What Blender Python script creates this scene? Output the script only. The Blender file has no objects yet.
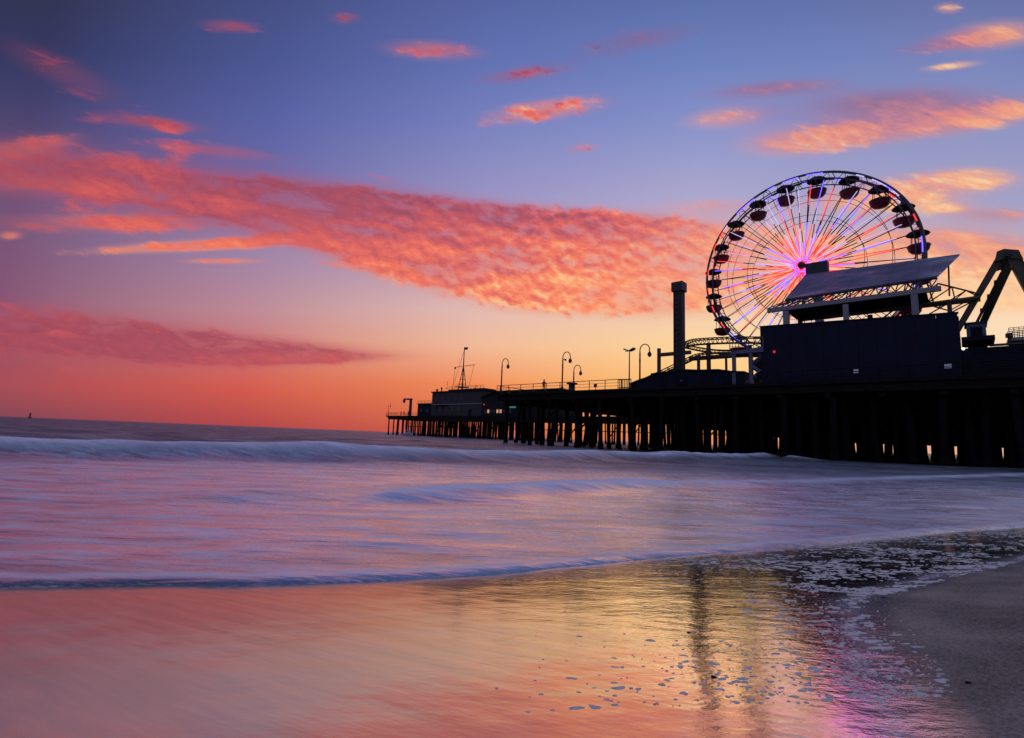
import bpy, bmesh, math, random
import numpy as np
from mathutils import Vector, Matrix
random.seed(7)
RNG = np.random.default_rng(11)
PI = math.pi
sc = bpy.context.scene
col = sc.collection

# ------------------------------------------------------------------ camera
FPX = 500.0
roll, pitch = math.radians(2.3), math.radians(7.71)
EYE = np.array([0., 0., 1.])
Fv = np.array([0, math.cos(pitch), math.sin(pitch)])
R0 = np.array([1., 0, 0]); U0 = np.array([0, -math.sin(pitch), math.cos(pitch)])
Rv = math.cos(roll)*R0 + math.sin(roll)*U0
Uv = -math.sin(roll)*R0 + math.cos(roll)*U0
cam = bpy.data.cameras.new('camera'); co = bpy.data.objects.new('camera', cam); col.objects.link(co)
m = Matrix.Identity(4)
for i in range(3):
    m[i][0] = Rv[i]; m[i][1] = Uv[i]; m[i][2] = -Fv[i]; m[i][3] = EYE[i]
co.matrix_world = m
cam.sensor_width = 36; cam.lens = 36*FPX/1024; cam.clip_start = 0.05; cam.clip_end = 20000
sc.camera = co

def ray(x, y): return Fv + (x-512)/FPX*Rv + (369-y)/FPX*Uv
def gnd(x, y, z=0.0):
    d = ray(x, y); return EYE + d*((z-EYE[2])/d[2])
def at(x, y, Y):
    d = ray(x, y); return EYE + d*(Y/d[1])

# ------------------------------------------------------------------ pier frame: u along the near edge towards land, v inland of the edge
UD = np.array([.738, -.674, 0.]); UD /= np.linalg.norm(UD)
VD = np.array([-UD[1], UD[0], 0.])
PC = np.array([0.8, 68.5, 0.])
DECK = 7.0
def P(u, v, z): return PC + UD*u + VD*v + np.array([0, 0, z])
def hit(px, py, v):
    """pixel -> (u, z) on the vertical plane v"""
    d = ray(px, py); k = (np.dot(PC, VD) + v - np.dot(EYE, VD))/np.dot(d, VD)
    q = EYE + d*k
    return float(np.dot(q-PC, UD)), float(q[2])
def hu(px, v, py=400): return hit(px, py, v)[0]
VF = 57.6        # the narrow pier's near edge
HEAD = math.atan2(UD[1], UD[0])

# ------------------------------------------------------------------ materials
def s2l(c): 
    return tuple(((x/255)/12.92 if x/255 <= .04045 else ((x/255+.055)/1.055)**2.4) for x in c)
def newmat(name):
    mt = bpy.data.materials.new(name); mt.use_nodes = True
    nt = mt.node_tree; nt.nodes.clear()
    out = nt.nodes.new('ShaderNodeOutputMaterial')
    return mt, nt, out
def L(nt, a, b): nt.links.new(a, b)
def mat(name, color, rough=.6, metal=0., var=.35, scale=3., bump=.0, emit=None, estr=0., stretch=(1, 1, 1), spec=.5):
    mt, nt, out = newmat(name)
    b = nt.nodes.new('ShaderNodeBsdfPrincipled')
    tc = nt.nodes.new('ShaderNodeTexCoord'); mp = nt.nodes.new('ShaderNodeMapping')
    mp.inputs['Scale'].default_value = stretch
    n = nt.nodes.new('ShaderNodeTexNoise'); n.inputs['Scale'].default_value = scale; n.inputs['Detail'].default_value = 6
    L(nt, tc.outputs['Object'], mp.inputs['Vector']); L(nt, mp.outputs[0], n.inputs['Vector'])
    r = nt.nodes.new('ShaderNodeValToRGB')
    r.color_ramp.elements[0].position = .3; r.color_ramp.elements[1].position = .7
    r.color_ramp.elements[0].color = tuple(c*(1-var) for c in color)+(1,)
    r.color_ramp.elements[1].color = tuple(min(1, c*(1+var)) for c in color)+(1,)
    L(nt, n.outputs['Fac'], r.inputs['Fac']); L(nt, r.outputs[0], b.inputs['Base Color'])
    b.inputs['Roughness'].default_value = rough; b.inputs['Metallic'].default_value = metal
    b.inputs['Specular IOR Level'].default_value = spec
    if bump:
        bp = nt.nodes.new('ShaderNodeBump'); bp.inputs['Strength'].default_value = bump; bp.inputs['Distance'].default_value = .03
        L(nt, n.outputs['Fac'], bp.inputs['Height']); L(nt, bp.outputs[0], b.inputs['Normal'])
    if emit:
        b.inputs['Emission Color'].default_value = emit+(1,); b.inputs['Emission Strength'].default_value = estr
    L(nt, b.outputs[0], out.inputs[0])
    return mt
M = dict(
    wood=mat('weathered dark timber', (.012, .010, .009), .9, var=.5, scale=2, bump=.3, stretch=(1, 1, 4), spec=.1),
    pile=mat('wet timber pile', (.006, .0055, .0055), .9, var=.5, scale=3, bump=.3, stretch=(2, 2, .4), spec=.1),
    navy=mat('navy painted panel', (.0060, .0070, .0215), .7, var=.3, scale=.7, spec=.2),
    navy2=mat('deep navy boards', (.0055, .0065, .017), .75, var=.4, scale=2, spec=.15),
    teal=mat('dark teal wall', (.008, .014, .022), .8, var=.4, scale=1, spec=.15),
    grey=mat('grey painted clapboard', (.05, .044, .042), .8, var=.3, scale=2, spec=.2, stretch=(1, 1, 5)),
    roof=mat('dark felt roof', (.02, .02, .022), .9, spec=.1),
    steel=mat('blue grey steel', (.10, .105, .17), .5, .3, var=.2),
    dsteel=mat('dark steel', (.03, .03, .036), .55, .3, var=.3),
    white=mat('white painted steel', (.20, .20, .225), .5, var=.12),
    sign=mat('white sign board', (.8, .8, .8), .6, var=.05),
    track=mat('brown track steel', (.07, .045, .032), .6, .2),
    red=mat('red gondola paint', (.13, .014, .014), .4, var=.2),
    canopy=mat('dark canopy fabric', (.02, .02, .03), .7),
    tower=mat('near black tower steel', (.026, .018, .015), .7, .1),
    glass=mat('dark window glass', (.01, .011, .014), .12, spec=.6, var=.2),
    rim=mat('wheel rim paint', (.06, .055, .085), .45, .2),
    olive=mat('olive green ride steel', (.048, .044, .024), .5, .2, var=.3),
    olive2=mat('green grey machine paint', (.05, .085, .115), .6, .1, var=.3),
    cloth=mat('dark clothing', (.02, .018, .022), .9),
    skin=mat('skin', (.25, .13, .09), .6, var=.1),
    hull=mat('white boat hull', (.35, .36, .42), .4, var=.1),
    warm=mat('warm lit window', (.3, .2, .1), .4, emit=(1., .50, .22), estr=.55),
    tealglow=mat('teal lit sign', (.05, .2, .18), .4, emit=(.10, .55, .48), estr=.28),
    redglow=mat('red lamp', (.3, .02, .02), .4, emit=(1., .05, .03), estr=.6),
    whiteglow=mat('white lamp', (.5, .5, .5), .4, emit=(1., .93, .85), estr=2.2),
    ledr=mat('red light strip', (.3, .02, .02), .4, emit=(1., .04, .025), estr=1.8),
    ledb=mat('blue light strip', (.02, .02, .3), .4, emit=(.12, .08, 1.), estr=2.9),
    ledw=mat('lilac light strip', (.3, .3, .5), .4, emit=(.60, .48, 1.), estr=1.1),
)
def panel_mat():
    mt, nt, out = newmat('tilted roof panels')
    b = nt.nodes.new('ShaderNodeBsdfPrincipled')
    tc = nt.nodes.new('ShaderNodeTexCoord')
    br = nt.nodes.new('ShaderNodeTexBrick'); br.offset = 0
    br.inputs['Scale'].default_value = 1.; br.inputs['Brick Width'].default_value = 1.05; br.inputs['Row Height'].default_value = 1.6
    br.inputs['Mortar Size'].default_value = .045
    br.inputs['Color1'].default_value = (.034, .038, .075, 1); br.inputs['Color2'].default_value = (.042, .045, .085, 1); br.inputs['Mortar'].default_value = (.012, .012, .02, 1)
    L(nt, tc.outputs['UV'], br.inputs['Vector'])
    n = nt.nodes.new('ShaderNodeTexNoise'); n.inputs['Scale'].default_value = .35; n.inputs['Detail'].default_value = 3
    L(nt, tc.outputs['UV'], n.inputs['Vector'])
    mr = nt.nodes.new('ShaderNodeMapRange'); mr.inputs[1].default_value = .35; mr.inputs[2].default_value = .7; mr.inputs[3].default_value = .25; mr.inputs[4].default_value = .5
    L(nt, n.outputs['Fac'], mr.inputs[0]); L(nt, mr.outputs[0], b.inputs['Roughness'])
    L(nt, br.outputs['Color'], b.inputs['Base Color']); b.inputs['Metallic'].default_value = .0; b.inputs['Specular IOR Level'].default_value = .35
    L(nt, b.outputs[0], out.inputs[0]); return mt
M['panel'] = panel_mat()

# ------------------------------------------------------------------ mesh helpers
class MB:
    def __init__(s): s.v = []; s.f = []; s.mi = []
    def add(s, vs, fs, mi=0):
        o = len(s.v); s.v += [tuple(map(float, p)) for p in vs]
        s.f += [tuple(i+o for i in f) for f in fs]; s.mi += [mi]*len(fs); return s
    def hexa(s, p, mi=0):      # 8 points: bottom loop 0-3, top loop 4-7
        return s.add(p, [(3, 2, 1, 0), (4, 5, 6, 7), (0, 1, 5, 4), (1, 2, 6, 5), (2, 3, 7, 6), (3, 0, 4, 7)], mi)
    def box(s, x0, x1, y0, y1, z0, z1, mi=0):
        return s.hexa([(x0, y0, z0), (x1, y0, z0), (x1, y1, z0), (x0, y1, z0), (x0, y0, z1), (x1, y0, z1), (x1, y1, z1), (x0, y1, z1)], mi)
    def pbox(s, u0, u1, v0, v1, z0, z1, z2=None, z3=None, mi=0):   # box in pier frame; optional sloping top z at u1
        za, zb = z1, (z1 if z2 is None else z2)
        return s.hexa([P(u0, v0, z0), P(u1, v0, z0), P(u1, v1, z0), P(u0, v1, z0), P(u0, v0, za), P(u1, v0, zb), P(u1, v1, zb), P(u0, v1, za)], mi)
    def tube(s, a, b, r, r2=None, n=6, mi=0):
        a = Vector(a); b = Vector(b); r2 = r if r2 is None else r2
        d = (b-a).normalized(); t = Vector((0, 0, 1)) if abs(d.z) < .9 else Vector((1, 0, 0))
        x = d.cross(t).normalized(); y = d.cross(x)
        vs = []
        for c, rr in ((a, r), (b, r2)):
            for i in range(n):
                q = 2*PI*i/n; vs.append(c + x*math.cos(q)*rr + y*math.sin(q)*rr)
        fs = [(i, (i+1) % n, n+(i+1) % n, n+i) for i in range(n)] + [tuple(range(n-1, -1, -1)), tuple(range(n, 2*n))]
        return s.add(vs, fs, mi)
    def path(s, pts, r, n=6, closed=False, mi=0):
        pts = [Vector(p) for p in pts]; k = len(pts); vs = []
        prev = None
        for i in range(k):
            if closed: d = pts[(i+1) % k]-pts[i-1]
            else: d = pts[min(i+1, k-1)]-pts[max(i-1, 0)]
            d.normalize()
            if prev is None:
                t = Vector((0, 0, 1)) if abs(d.z) < .9 else Vector((1, 0, 0)); x = d.cross(t).normalized()
            else: x = (prev - d*prev.dot(d)).normalized()
            prev = x; y = d.cross(x); rr = r[i] if isinstance(r, (list, tuple)) else r
            for j in range(n):
                q = 2*PI*j/n; vs.append(pts[i]+x*math.cos(q)*rr+y*math.sin(q)*rr)
        fs = []
        for i in range(k if closed else k-1):
            for j in range(n):
                a, b = i*n+j, i*n+(j+1) % n; c = ((i+1) % k)*n
                fs.append((a, b, c+(j+1) % n, c+j))
        if not closed: fs += [tuple(range(n-1, -1, -1)), tuple(range((k-1)*n, k*n))]
        return s.add(vs, fs, mi)
    def lathe(s, prof, n=14, c=(0, 0, 0), mi=0):
        vs = []; k = len(prof)
        for r, z in prof:
            for j in range(n):
                q = 2*PI*j/n; vs.append((c[0]+r*math.cos(q), c[1]+r*math.sin(q), c[2]+z))
        fs = [(i*n+j, i*n+(j+1) % n, (i+1)*n+(j+1) % n, (i+1)*n+j) for i in range(k-1) for j in range(n)]
        fs += [tuple(range(n-1, -1, -1)), tuple(range((k-1)*n, k*n))]
        return s.add(vs, fs, mi)
    def prism(s, poly_uz, v0, v1, mi=0):     # outline in the (u,z) plane of the pier frame, extruded along v
        k = len(poly_uz)
        vs = [P(u, v0, z) for u, z in poly_uz] + [P(u, v1, z) for u, z in poly_uz]
        fs = [tuple(range(k)), tuple(range(2*k-1, k-1, -1))] + [(i, k+i, k+(i+1) % k, (i+1) % k) for i in range(k)]
        return s.add(vs, fs, mi)
    def build(s, name, mats, parent=None, smooth=False):
        me = bpy.data.meshes.new(name); org = Vector((0, 0, 0))
        inv = None
        if parent is not None:
            inv = world_of(parent).inverted()
            me.from_pydata([inv @ Vector(p) for p in s.v], [], s.f)
        else:
            me.from_pydata(s.v, [], s.f)
        if not isinstance(mats, (list, tuple)): mats = [mats]
        for k in mats: me.materials.append(k)
        me.polygons.foreach_set('material_index', s.mi)
        bm = bmesh.new(); bm.from_mesh(me); bmesh.ops.recalc_face_normals(bm, faces=bm.faces); bm.to_mesh(me); bm.free()
        if smooth: me.polygons.foreach_set('use_smooth', [True]*len(me.polygons))
        o = bpy.data.objects.new(name, me); col.objects.link(o)
        if parent is not None: o.parent = parent
        return o
def world_of(o):
    w = Matrix.LocRotScale(o.location, o.rotation_euler, o.scale)
    return (world_of(o.parent) @ w) if o.parent else w
def empty(name, loc, label=None, cat=None, group=None, rz=0.):
    o = bpy.data.objects.new(name, None); col.objects.link(o); o.location = Vector(loc); o.rotation_euler = (0, 0, rz)
    o.empty_display_size = .3
    return tag(o, label, cat, group)
def tag(o, label=None, cat=None, group=None, kind=None):
    if label: o['label'] = label
    if cat: o['category'] = cat
    if group: o['group'] = group
    if kind: o['kind'] = kind
    return o
def copy_tree(o, parent=None):
    c = o.copy(); col.objects.link(c)
    if parent is not None: c.parent = parent
    for ch in list(o.children): copy_tree(ch, c)
    return c
def grid_obj(name, X, Y, Z, material, attrs=None):
    ny, nx = X.shape
    me = bpy.data.meshes.new(name)
    V = np.stack([X, Y, Z], -1).reshape(-1, 3).astype(np.float32)
    idx = np.arange(ny*nx).reshape(ny, nx)
    q = np.stack([idx[:-1, :-1], idx[:-1, 1:], idx[1:, 1:], idx[1:, :-1]], -1).reshape(-1, 4)
    me.vertices.add(len(V)); me.vertices.foreach_set('co', V.ravel())
    me.loops.add(q.size); me.loops.foreach_set('vertex_index', q.ravel().astype(np.int32))
    me.polygons.add(len(q)); me.polygons.foreach_set('loop_start', np.arange(0, q.size, 4, dtype=np.int32))
    me.polygons.foreach_set('use_smooth', np.ones(len(q), dtype=bool))
    me.update()
    for k, a in (attrs or {}).items():
        at_ = me.attributes.new(k, 'FLOAT', 'POINT'); at_.data.foreach_set('value', a.ravel().astype(np.float32))
    me.materials.append(material)
    o = bpy.data.objects.new(name, me); col.objects.link(o); return o
def sstep(a, b, x):
    t = np.clip((x-a)/(b-a), 0, 1); return t*t*(3-2*t)
def vnoise(x, y, seed=0):
    xi = np.floor(x).astype(np.int64); yi = np.floor(y).astype(np.int64); fx = x-xi; fy = y-yi
    def h(a, b):
        n = (a*374761393 + b*668265263 + seed*144665) & 0x7fffffff
        n = ((n ^ (n >> 13))*1274126177) & 0x7fffffff
        return ((n ^ (n >> 16)) & 0xffff)/65535.
    fx = fx*fx*(3-2*fx); fy = fy*fy*(3-2*fy)
    return (h(xi, yi)*(1-fx)+h(xi+1, yi)*fx)*(1-fy) + (h(xi, yi+1)*(1-fx)+h(xi+1, yi+1)*fx)*fy
def fbm(x, y, seed=0, o=4):
    s = 0; a = .5
    for k in range(o): s = s + a*vnoise(x*2**k, y*2**k, seed+k*17); a *= .5
    return s/(1-.5**o)

# ------------------------------------------------------------------ world
def build_world():
    w = bpy.data.worlds.new('World'); sc.world = w; w.use_nodes = True
    nt = w.node_tree; nt.nodes.clear()
    N = nt.nodes.new
    def put(sock, x):
        if isinstance(x, (int, float)): sock.default_value = x
        else: L(nt, x, sock)
    def m_(op, a, b=None, c=None, clamp=False):
        n = N('ShaderNodeMath'); n.operation = op; n.use_clamp = clamp
        put(n.inputs[0], a)
        if b is not None: put(n.inputs[1], b)
        if c is not None: put(n.inputs[2], c)
        return n.outputs[0]
    def smooth(x, a, b, lo=0., hi=1.):
        n = N('ShaderNodeMapRange'); n.interpolation_type = 'SMOOTHSTEP'; n.clamp = True
        put(n.inputs[0], x); n.inputs[1].default_value = a; n.inputs[2].default_value = b; n.inputs[3].default_value = lo; n.inputs[4].default_value = hi
        return n.outputs[0]
    def mix(f, a, b):
        n = N('ShaderNodeMix'); n.data_type = 'RGBA'; put(n.inputs[0], f); L(nt, a, n.inputs[6]); L(nt, b, n.inputs[7]); return n.outputs[2]
    def ramp(f, stops, interp='LINEAR'):
        n = N('ShaderNodeValToRGB'); cr = n.color_ramp; cr.interpolation = interp
        stops = sorted(stops)
        while len(cr.elements) < len(stops): cr.elements.new(.5)
        for e, (p, c) in zip(cr.elements, stops): e.position = p; e.color = s2l(c)+(1,)
        L(nt, f, n.inputs[0]); return n.outputs[0]
    tc = N('ShaderNodeTexCoord'); sep = N('ShaderNodeSeparateXYZ'); L(nt, tc.outputs['Generated'], sep.inputs[0])
    dx, dy, dz = sep.outputs
    yc = m_('MAXIMUM', dy, .12)
    s = m_('DIVIDE', dx, yc); t = m_('DIVIDE', dz, yc)
    def st(x, y):
        d = ray(x, y); return np.array([d[0]/d[1], d[2]/d[1]])
    TM = 1.25
    f = m_('DIVIDE', t, TM, clamp=True)
    cols = [
      (0,   [(0,(50,52,84)),(50,(52,55,96)),(100,(66,64,108)),(160,(98,76,116)),(230,(118,84,120)),(290,(132,84,116)),(340,(150,76,98)),(385,(165,76,88)),(416,(128,72,86))]),
      (256, [(0,(70,80,134)),(60,(76,88,148)),(120,(90,98,164)),(180,(108,106,166)),(250,(156,132,168)),(310,(190,138,150)),(350,(206,116,112)),(390,(210,88,78)),(426,(178,72,76))]),
      (480, [(0,(86,100,162)),(60,(98,113,178)),(120,(118,128,190)),(200,(154,148,196)),(270,(194,164,184)),(310,(226,186,178)),(345,(240,184,150)),(385,(240,138,84)),(435,(206,92,72))]),
      (700, [(0,(92,112,170)),(60,(108,128,188)),(120,(132,144,200)),(200,(172,168,206)),(270,(214,190,196)),(310,(240,206,178)),(345,(252,212,152)),(385,(252,194,112)),(444,(240,140,80))]),
      (1000,[(0,(104,114,166)),(60,(120,132,186)),(120,(140,148,194)),(200,(162,160,196)),(260,(196,174,186)),(310,(250,216,182)),(345,(254,222,186)),(385,(250,206,160)),(456,(238,184,154))]),
    ]
    base = None; prev = None
    for px, stops in cols:
        rs = [(max(0., min(1., st(px, y)[1]/TM)), c) for y, c in stops]
        c = ramp(f, rs); sx = st(px, 300)[0]
        if base is None: base = c
        else: base = mix(smooth(s, prev, sx) if False else m_('DIVIDE', m_('SUBTRACT', s, prev), sx-prev, clamp=True), base, c)
        prev = sx
    # ---- clouds: soft-edged banks broken up by noise
    cv = N('ShaderNodeCombineXYZ'); L(nt, s, cv.inputs[0]); L(nt, t, cv.inputs[1])
    def noise(sx, sy, rot, scale, detail, off=(0, 0, 0), rough=.5, dist=0.):
        mp = N('ShaderNodeMapping'); mp.vector_type = 'TEXTURE'; mp.inputs['Scale'].default_value = (1/sx, 1/sy, 1); mp.inputs['Rotation'].default_value = (0, 0, rot); mp.inputs['Location'].default_value = off
        L(nt, cv.outputs[0], mp.inputs[0])
        n = N('ShaderNodeTexNoise'); n.inputs['Scale'].default_value = scale; n.inputs['Detail'].default_value = detail; n.inputs['Roughness'].default_value = rough; n.inputs['Distortion'].default_value = dist
        L(nt, mp.outputs[0], n.inputs['Vector']); return n.outputs['Fac']
    #        cx   cy  rx   ry  ang  weight lit
    blobs = [
      (-20,168,120,34,4,.85,.40),(110,182,150,34,10,.85,.36),(225,200,130,31,12,.95,.36),(110,190,120,8,6,.5,.8),(330,212,120,34,14,1.1,.22),(330,236,90,22,16,.8,.75),
      (430,234,125,44,13,1.2,.38),(480,214,130,12,8,.6,.05),(600,222,110,13,4,.7,.15),(450,262,100,26,14,.9,.85),(540,252,125,46,10,1.2,.60),(560,274,110,26,10,.9,.95),(640,260,110,48,4,1.2,.70),(640,282,95,24,4,.7,1.0),
      (720,256,95,40,0,1.1,.75),(800,275,100,42,0,1.1,.85),(880,262,80,40,0,1.1,.9),
      (40,225,110,12,3,.6,.45),(190,246,120,7,-3,1.25,.80),(120,222,70,9,2,.8,.7),(225,261,50,4,0,1.0,.75),(20,150,60,10,-12,.9,.62),(10,236,14,5,0,.9,.8),
      (-30,330,230,36,4,1.05,.30),(150,343,170,24,5,1.05,.32),(270,350,130,13,2,1.0,.38),(300,358,110,6,-1,.9,.55),
      (432,50,62,13,3,.95,.55),(545,110,76,14,-8,1.05,.68),(582,148,22,7,-8,.7,.6),(230,26,40,9,4,.85,.3),(345,18,24,10,0,.62,.25),(520,75,60,10,-8,.8,.22),
      (150,122,80,9,6,.7,.3),(215,150,75,8,6,.75,.45),(60,70,95,22,25,.66,.10),(170,128,18,6,4,.8,.6),
      (722,118,52,13,-6,.85,.85),(800,142,75,17,-4,.95,.75),(900,128,110,18,-6,.95,.6),(890,102,130,20,-4,.95,.12),(1000,114,70,15,-8,.85,.8),(770,88,90,11,-5,.8,.2),
      (952,66,34,5,-6,1.0,.95),(1000,34,60,18,-4,1.0,.85),(940,45,70,12,-8,.6,.3),(948,8,18,7,0,.9,.8),(640,40,95,18,-10,.62,.12),
      (930,185,105,18,-4,1.0,.75),(880,203,90,12,0,.95,.85),(975,178,40,11,0,.9,1.0),(945,208,22,5,0,.95,1.0),(1000,215,60,10,0,.7,.5),
      (1000,258,120,26,-4,1.0,.60),(960,285,120,28,-2,1.2,1.0),(1040,295,80,22,0,1.0,1.0),(930,240,80,16,-4,.7,.6),
      (600,303,130,14,2,.42,.95),(430,282,90,12,12,.38,.9),(720,205,70,10,0,.5,.7),(540,310,90,8,0,.3,.9),
    ]
    Msum = None; Lsum = None
    for cx, cy, rx, ry, ang, wt, lit in blobs:
        c0 = st(cx, cy); J = np.stack([st(cx+1, cy)-c0, st(cx, cy+1)-c0], 1)
        a = math.radians(ang); Rm = np.array([[math.cos(a), math.sin(a)], [-math.sin(a), math.cos(a)]])
        A = np.diag([1/rx, 1/ry]) @ Rm @ np.linalg.inv(J)
        v = N('ShaderNodeVectorMath'); v.operation = 'SUBTRACT'; L(nt, cv.outputs[0], v.inputs[0]); v.inputs[1].default_value = (c0[0], c0[1], 0)
        q = []
        for k in (0, 1):
            d = N('ShaderNodeVectorMath'); d.operation = 'DOT_PRODUCT'; L(nt, v.outputs[0], d.inputs[0]); d.inputs[1].default_value = (A[k][0], A[k][1], 0); q.append(d.outputs['Value'])
        r2 = m_('MULTIPLY_ADD', q[1], q[1], m_('MULTIPLY', q[0], q[0]))
        e = m_('EXPONENT', m_('MULTIPLY', r2, -1.3))
        val = m_('MULTIPLY', e, wt)
        Msum = val if Msum is None else m_('ADD', Msum, val)
        Lsum = m_('MULTIPLY', val, lit) if Lsum is None else m_('MULTIPLY_ADD', val, lit, Lsum)
    lit = m_('DIVIDE', Lsum, m_('MAXIMUM', Msum, .02))
    n1 = noise(1, 3.6, -.16, 6.5, 10, rough=.68, dist=.4)          # streaky bank break-up
    n2 = noise(1, 1.6, -.30, 27, 5, rough=.6, dist=.25)            # mackerel cells
    n2b = noise(1, 1.6, -.30, 27, 5, off=(-.003, -.012, 0), rough=.6, dist=.25)
    n3 = noise(1, 2.2, .2, 2.2, 4, off=(3, 1, 0))                  # slow patches
    cw = m_('MULTIPLY', smooth(s, -.5, .05, .25, 1.), smooth(s, 1.0, .45, .35, 1.))
    w2 = m_('MULTIPLY', cw, .50)
    nm = m_('ADD', m_('MULTIPLY', n1, m_('SUBTRACT', 1., w2)), m_('MULTIPLY', n2, w2))
    nm = m_('ADD', nm, m_('MULTIPLY', m_('SUBTRACT', n3, .5), .25))
    thr = smooth(nm, .30, .70, 1.12, .07)
    thr = m_('ADD', thr, smooth(s, .15, .5, 0., .13))
    Mc = m_('MINIMUM', Msum, 1.15)
    D = smooth(m_('SUBTRACT', Mc, thr), -.04, .62)
    H = smooth(Msum, .18, 1.2, 0., .60)
    hz = ramp(m_('ADD', lit, m_('MULTIPLY', m_('SUBTRACT', n1, .5), .35), clamp=True), [(0, (148, 70, 92)), (.4, (186, 88, 104)), (.7, (232, 136, 112)), (1., (252, 190, 142))])
    base = mix(H, base, hz)
    emb = m_('MULTIPLY', m_('MULTIPLY', m_('SUBTRACT', n2b, n2), cw), smooth(n3, .35, .65, .35, 1.5))
    Lv = m_('ADD', lit, m_('MULTIPLY', emb, 1.0))
    Lv = m_('ADD', Lv, m_('MULTIPLY', m_('SUBTRACT', n1, .5), 1.0))
    Lv = m_('ADD', Lv, m_('MULTIPLY', m_('SUBTRACT', n3, .5), .5))
    Lv = m_('ADD', Lv, m_('MULTIPLY', m_('SUBTRACT', .45, D), .12))
    Lv = m_('ADD', Lv, smooth(s, -1., .6, -.10, .06), clamp=True)
    cc = ramp(Lv, [(0, (140, 64, 88)), (.22, (172, 76, 92)), (.45, (214, 90, 88)), (.66, (244, 114, 86)), (.84, (255, 150, 102)), (1., (255, 198, 136))])
    pale = ramp(Lv, [(0, (150, 118, 150)), (.35, (196, 140, 156)), (.6, (236, 150, 130)), (.85, (252, 182, 132)), (1., (255, 214, 160))])
    cc = mix(smooth(s, .18, .62, 0., .8), cc, pale)
    sky = mix(m_('MULTIPLY', D, smooth(s, .1, .6, .85, .76)), base, cc)
    # ---- the sky behind and overhead
    el = m_('MAXIMUM', dz, 0)
    back = ramp(el, [(0, (104, 96, 124)), (.25, (118, 120, 158)), (.6, (142, 150, 190)), (1, (150, 160, 204))])
    sky = mix(smooth(dy, .42, -.05), sky, back)
    bg = N('ShaderNodeBackground'); L(nt, sky, bg.inputs[0]); bg.inputs[1].default_value = 1.0
    ns = N('ShaderNodeTexSky'); ns.sky_type = 'NISHITA'; ns.sun_disc = False; ns.sun_elevation = math.radians(1.0); ns.sun_rotation = math.radians(22)
    bg2 = N('ShaderNodeBackground'); L(nt, ns.outputs[0], bg2.inputs[0]); bg2.inputs[1].default_value = .004
    ad = N('ShaderNodeAddShader'); L(nt, bg.outputs[0], ad.inputs[0]); L(nt, bg2.outputs[0], ad.inputs[1])
    out = N('ShaderNodeOutputWorld'); L(nt, ad.outputs[0], out.inputs[0])
    w.cycles.sampling_method = 'MANUAL'; w.cycles.sample_map_resolution = 512
build_world()
sl = bpy.data.lights.new('low_sun', 'SUN'); so = bpy.data.objects.new('low_sun', sl); col.objects.link(so)
sl.energy = .06; sl.angle = math.radians(25); sl.color = (1, .55, .3)
az, el = math.radians(22), math.radians(3)
so.rotation_euler = Vector((-math.sin(az)*math.cos(el), -math.cos(az)*math.cos(el), -math.sin(el))).to_track_quat('-Z', 'Y').to_euler()

# ------------------------------------------------------------------ shore lines in ground coordinates
def line(pts, z=0.): return np.array([gnd(x, y, z)[:2] for x, y in pts])
edge = line([(0,589),(120,585),(250,583),(380,579),(500,573),(620,563),(700,555),(760,549),(840,542),(900,537),(960,532),(1024,527)])
def edge_y(x):
    y = np.interp(x, edge[:, 0], edge[:, 1])
    y = np.where(x < edge[0, 0], edge[0, 1] + (x-edge[0, 0])*-.03, y)
    y = np.where(x > edge[-1, 0], edge[-1, 1] + (x-edge[-1, 0])*.55, y)
    return y + .05*np.sin(x*1.3) + .05*(fbm(x*1.7+40, x*0+3, 5)-.5)
def gnd_s(px, py):
    z = 0.
    for _ in range(6):
        g = gnd(px, py, z); dd = max(0, min(3.6, float(edge_y(np.array([g[0]]))[0])-g[1])); z = -.004 + .080*dd + .0225*(1-math.exp(-dd/.5))
    return g[:2]
dry = np.array([gnd_s(*q) for q in ((1500,505),(1120,540),(1024,563),(960,577),(905,592),(868,604),(878,628),(897,662),(915,700),(938,745),(965,800),(1010,900))])
def poly_sd(x, y, pts):
    """signed distance to an open polyline: positive on its right-hand (dry) side"""
    best = np.full(x.shape, 1e9); sgn = np.ones(x.shape)
    for (ax, ay), (bx, by) in zip(pts[:-1], pts[1:]):
        ex, ey = bx-ax, by-ay; t = np.clip(((x-ax)*ex+(y-ay)*ey)/(ex*ex+ey*ey), 0, 1)
        d = np.hypot(x-ax-t*ex, y-ay-t*ey); c = ex*(y-ay)-ey*(x-ax)
        m_ = d < best-1e-9; best = np.where(m_, d, best); sgn = np.where(m_, np.sign(c), sgn)
    return best*sgn
def sand_z(x, y):
    ye = edge_y(x); d = y-ye
    tilt = .080
    z = np.where(d < 0, -.004 - tilt*np.maximum(d, -3.6) + .0225*(1-np.exp(np.minimum(d, 0)/.5)), -.004 - .06*d)
    z = np.maximum(z, -6.)
    sd = poly_sd(x, y, dry)
    z = z + .10*sstep(-.15, 1.2, sd) + .045*np.clip(sd-.5, 0, 30)
    z = z + .004*(fbm(x*3, y*5, 9)-.5) + (.030*(fbm(x*1.6+7, y*2.2, 19)-.5) + .012*(fbm(x*7, y*8, 23)-.5))*sstep(.05, .6, sd)
    return z, d, sd
def axis(lo, fine_lo, fine_hi, hi, step, growth=1.13):
    a = list(np.arange(fine_lo, fine_hi, step)); s = step
    while a[-1] < hi: s *= growth; a.append(a[-1]+s)
    s = step
    while a[0] > lo: s *= growth; a.insert(0, a[0]-s)
    return np.array(a)
gx = axis(-400, -5, 7.5, 400, .03); gy = axis(-300, .5, 7.0, 400, .03)
X, Y = np.meshgrid(gx, gy); Z, dE, sd = sand_z(X, Y)
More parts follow.
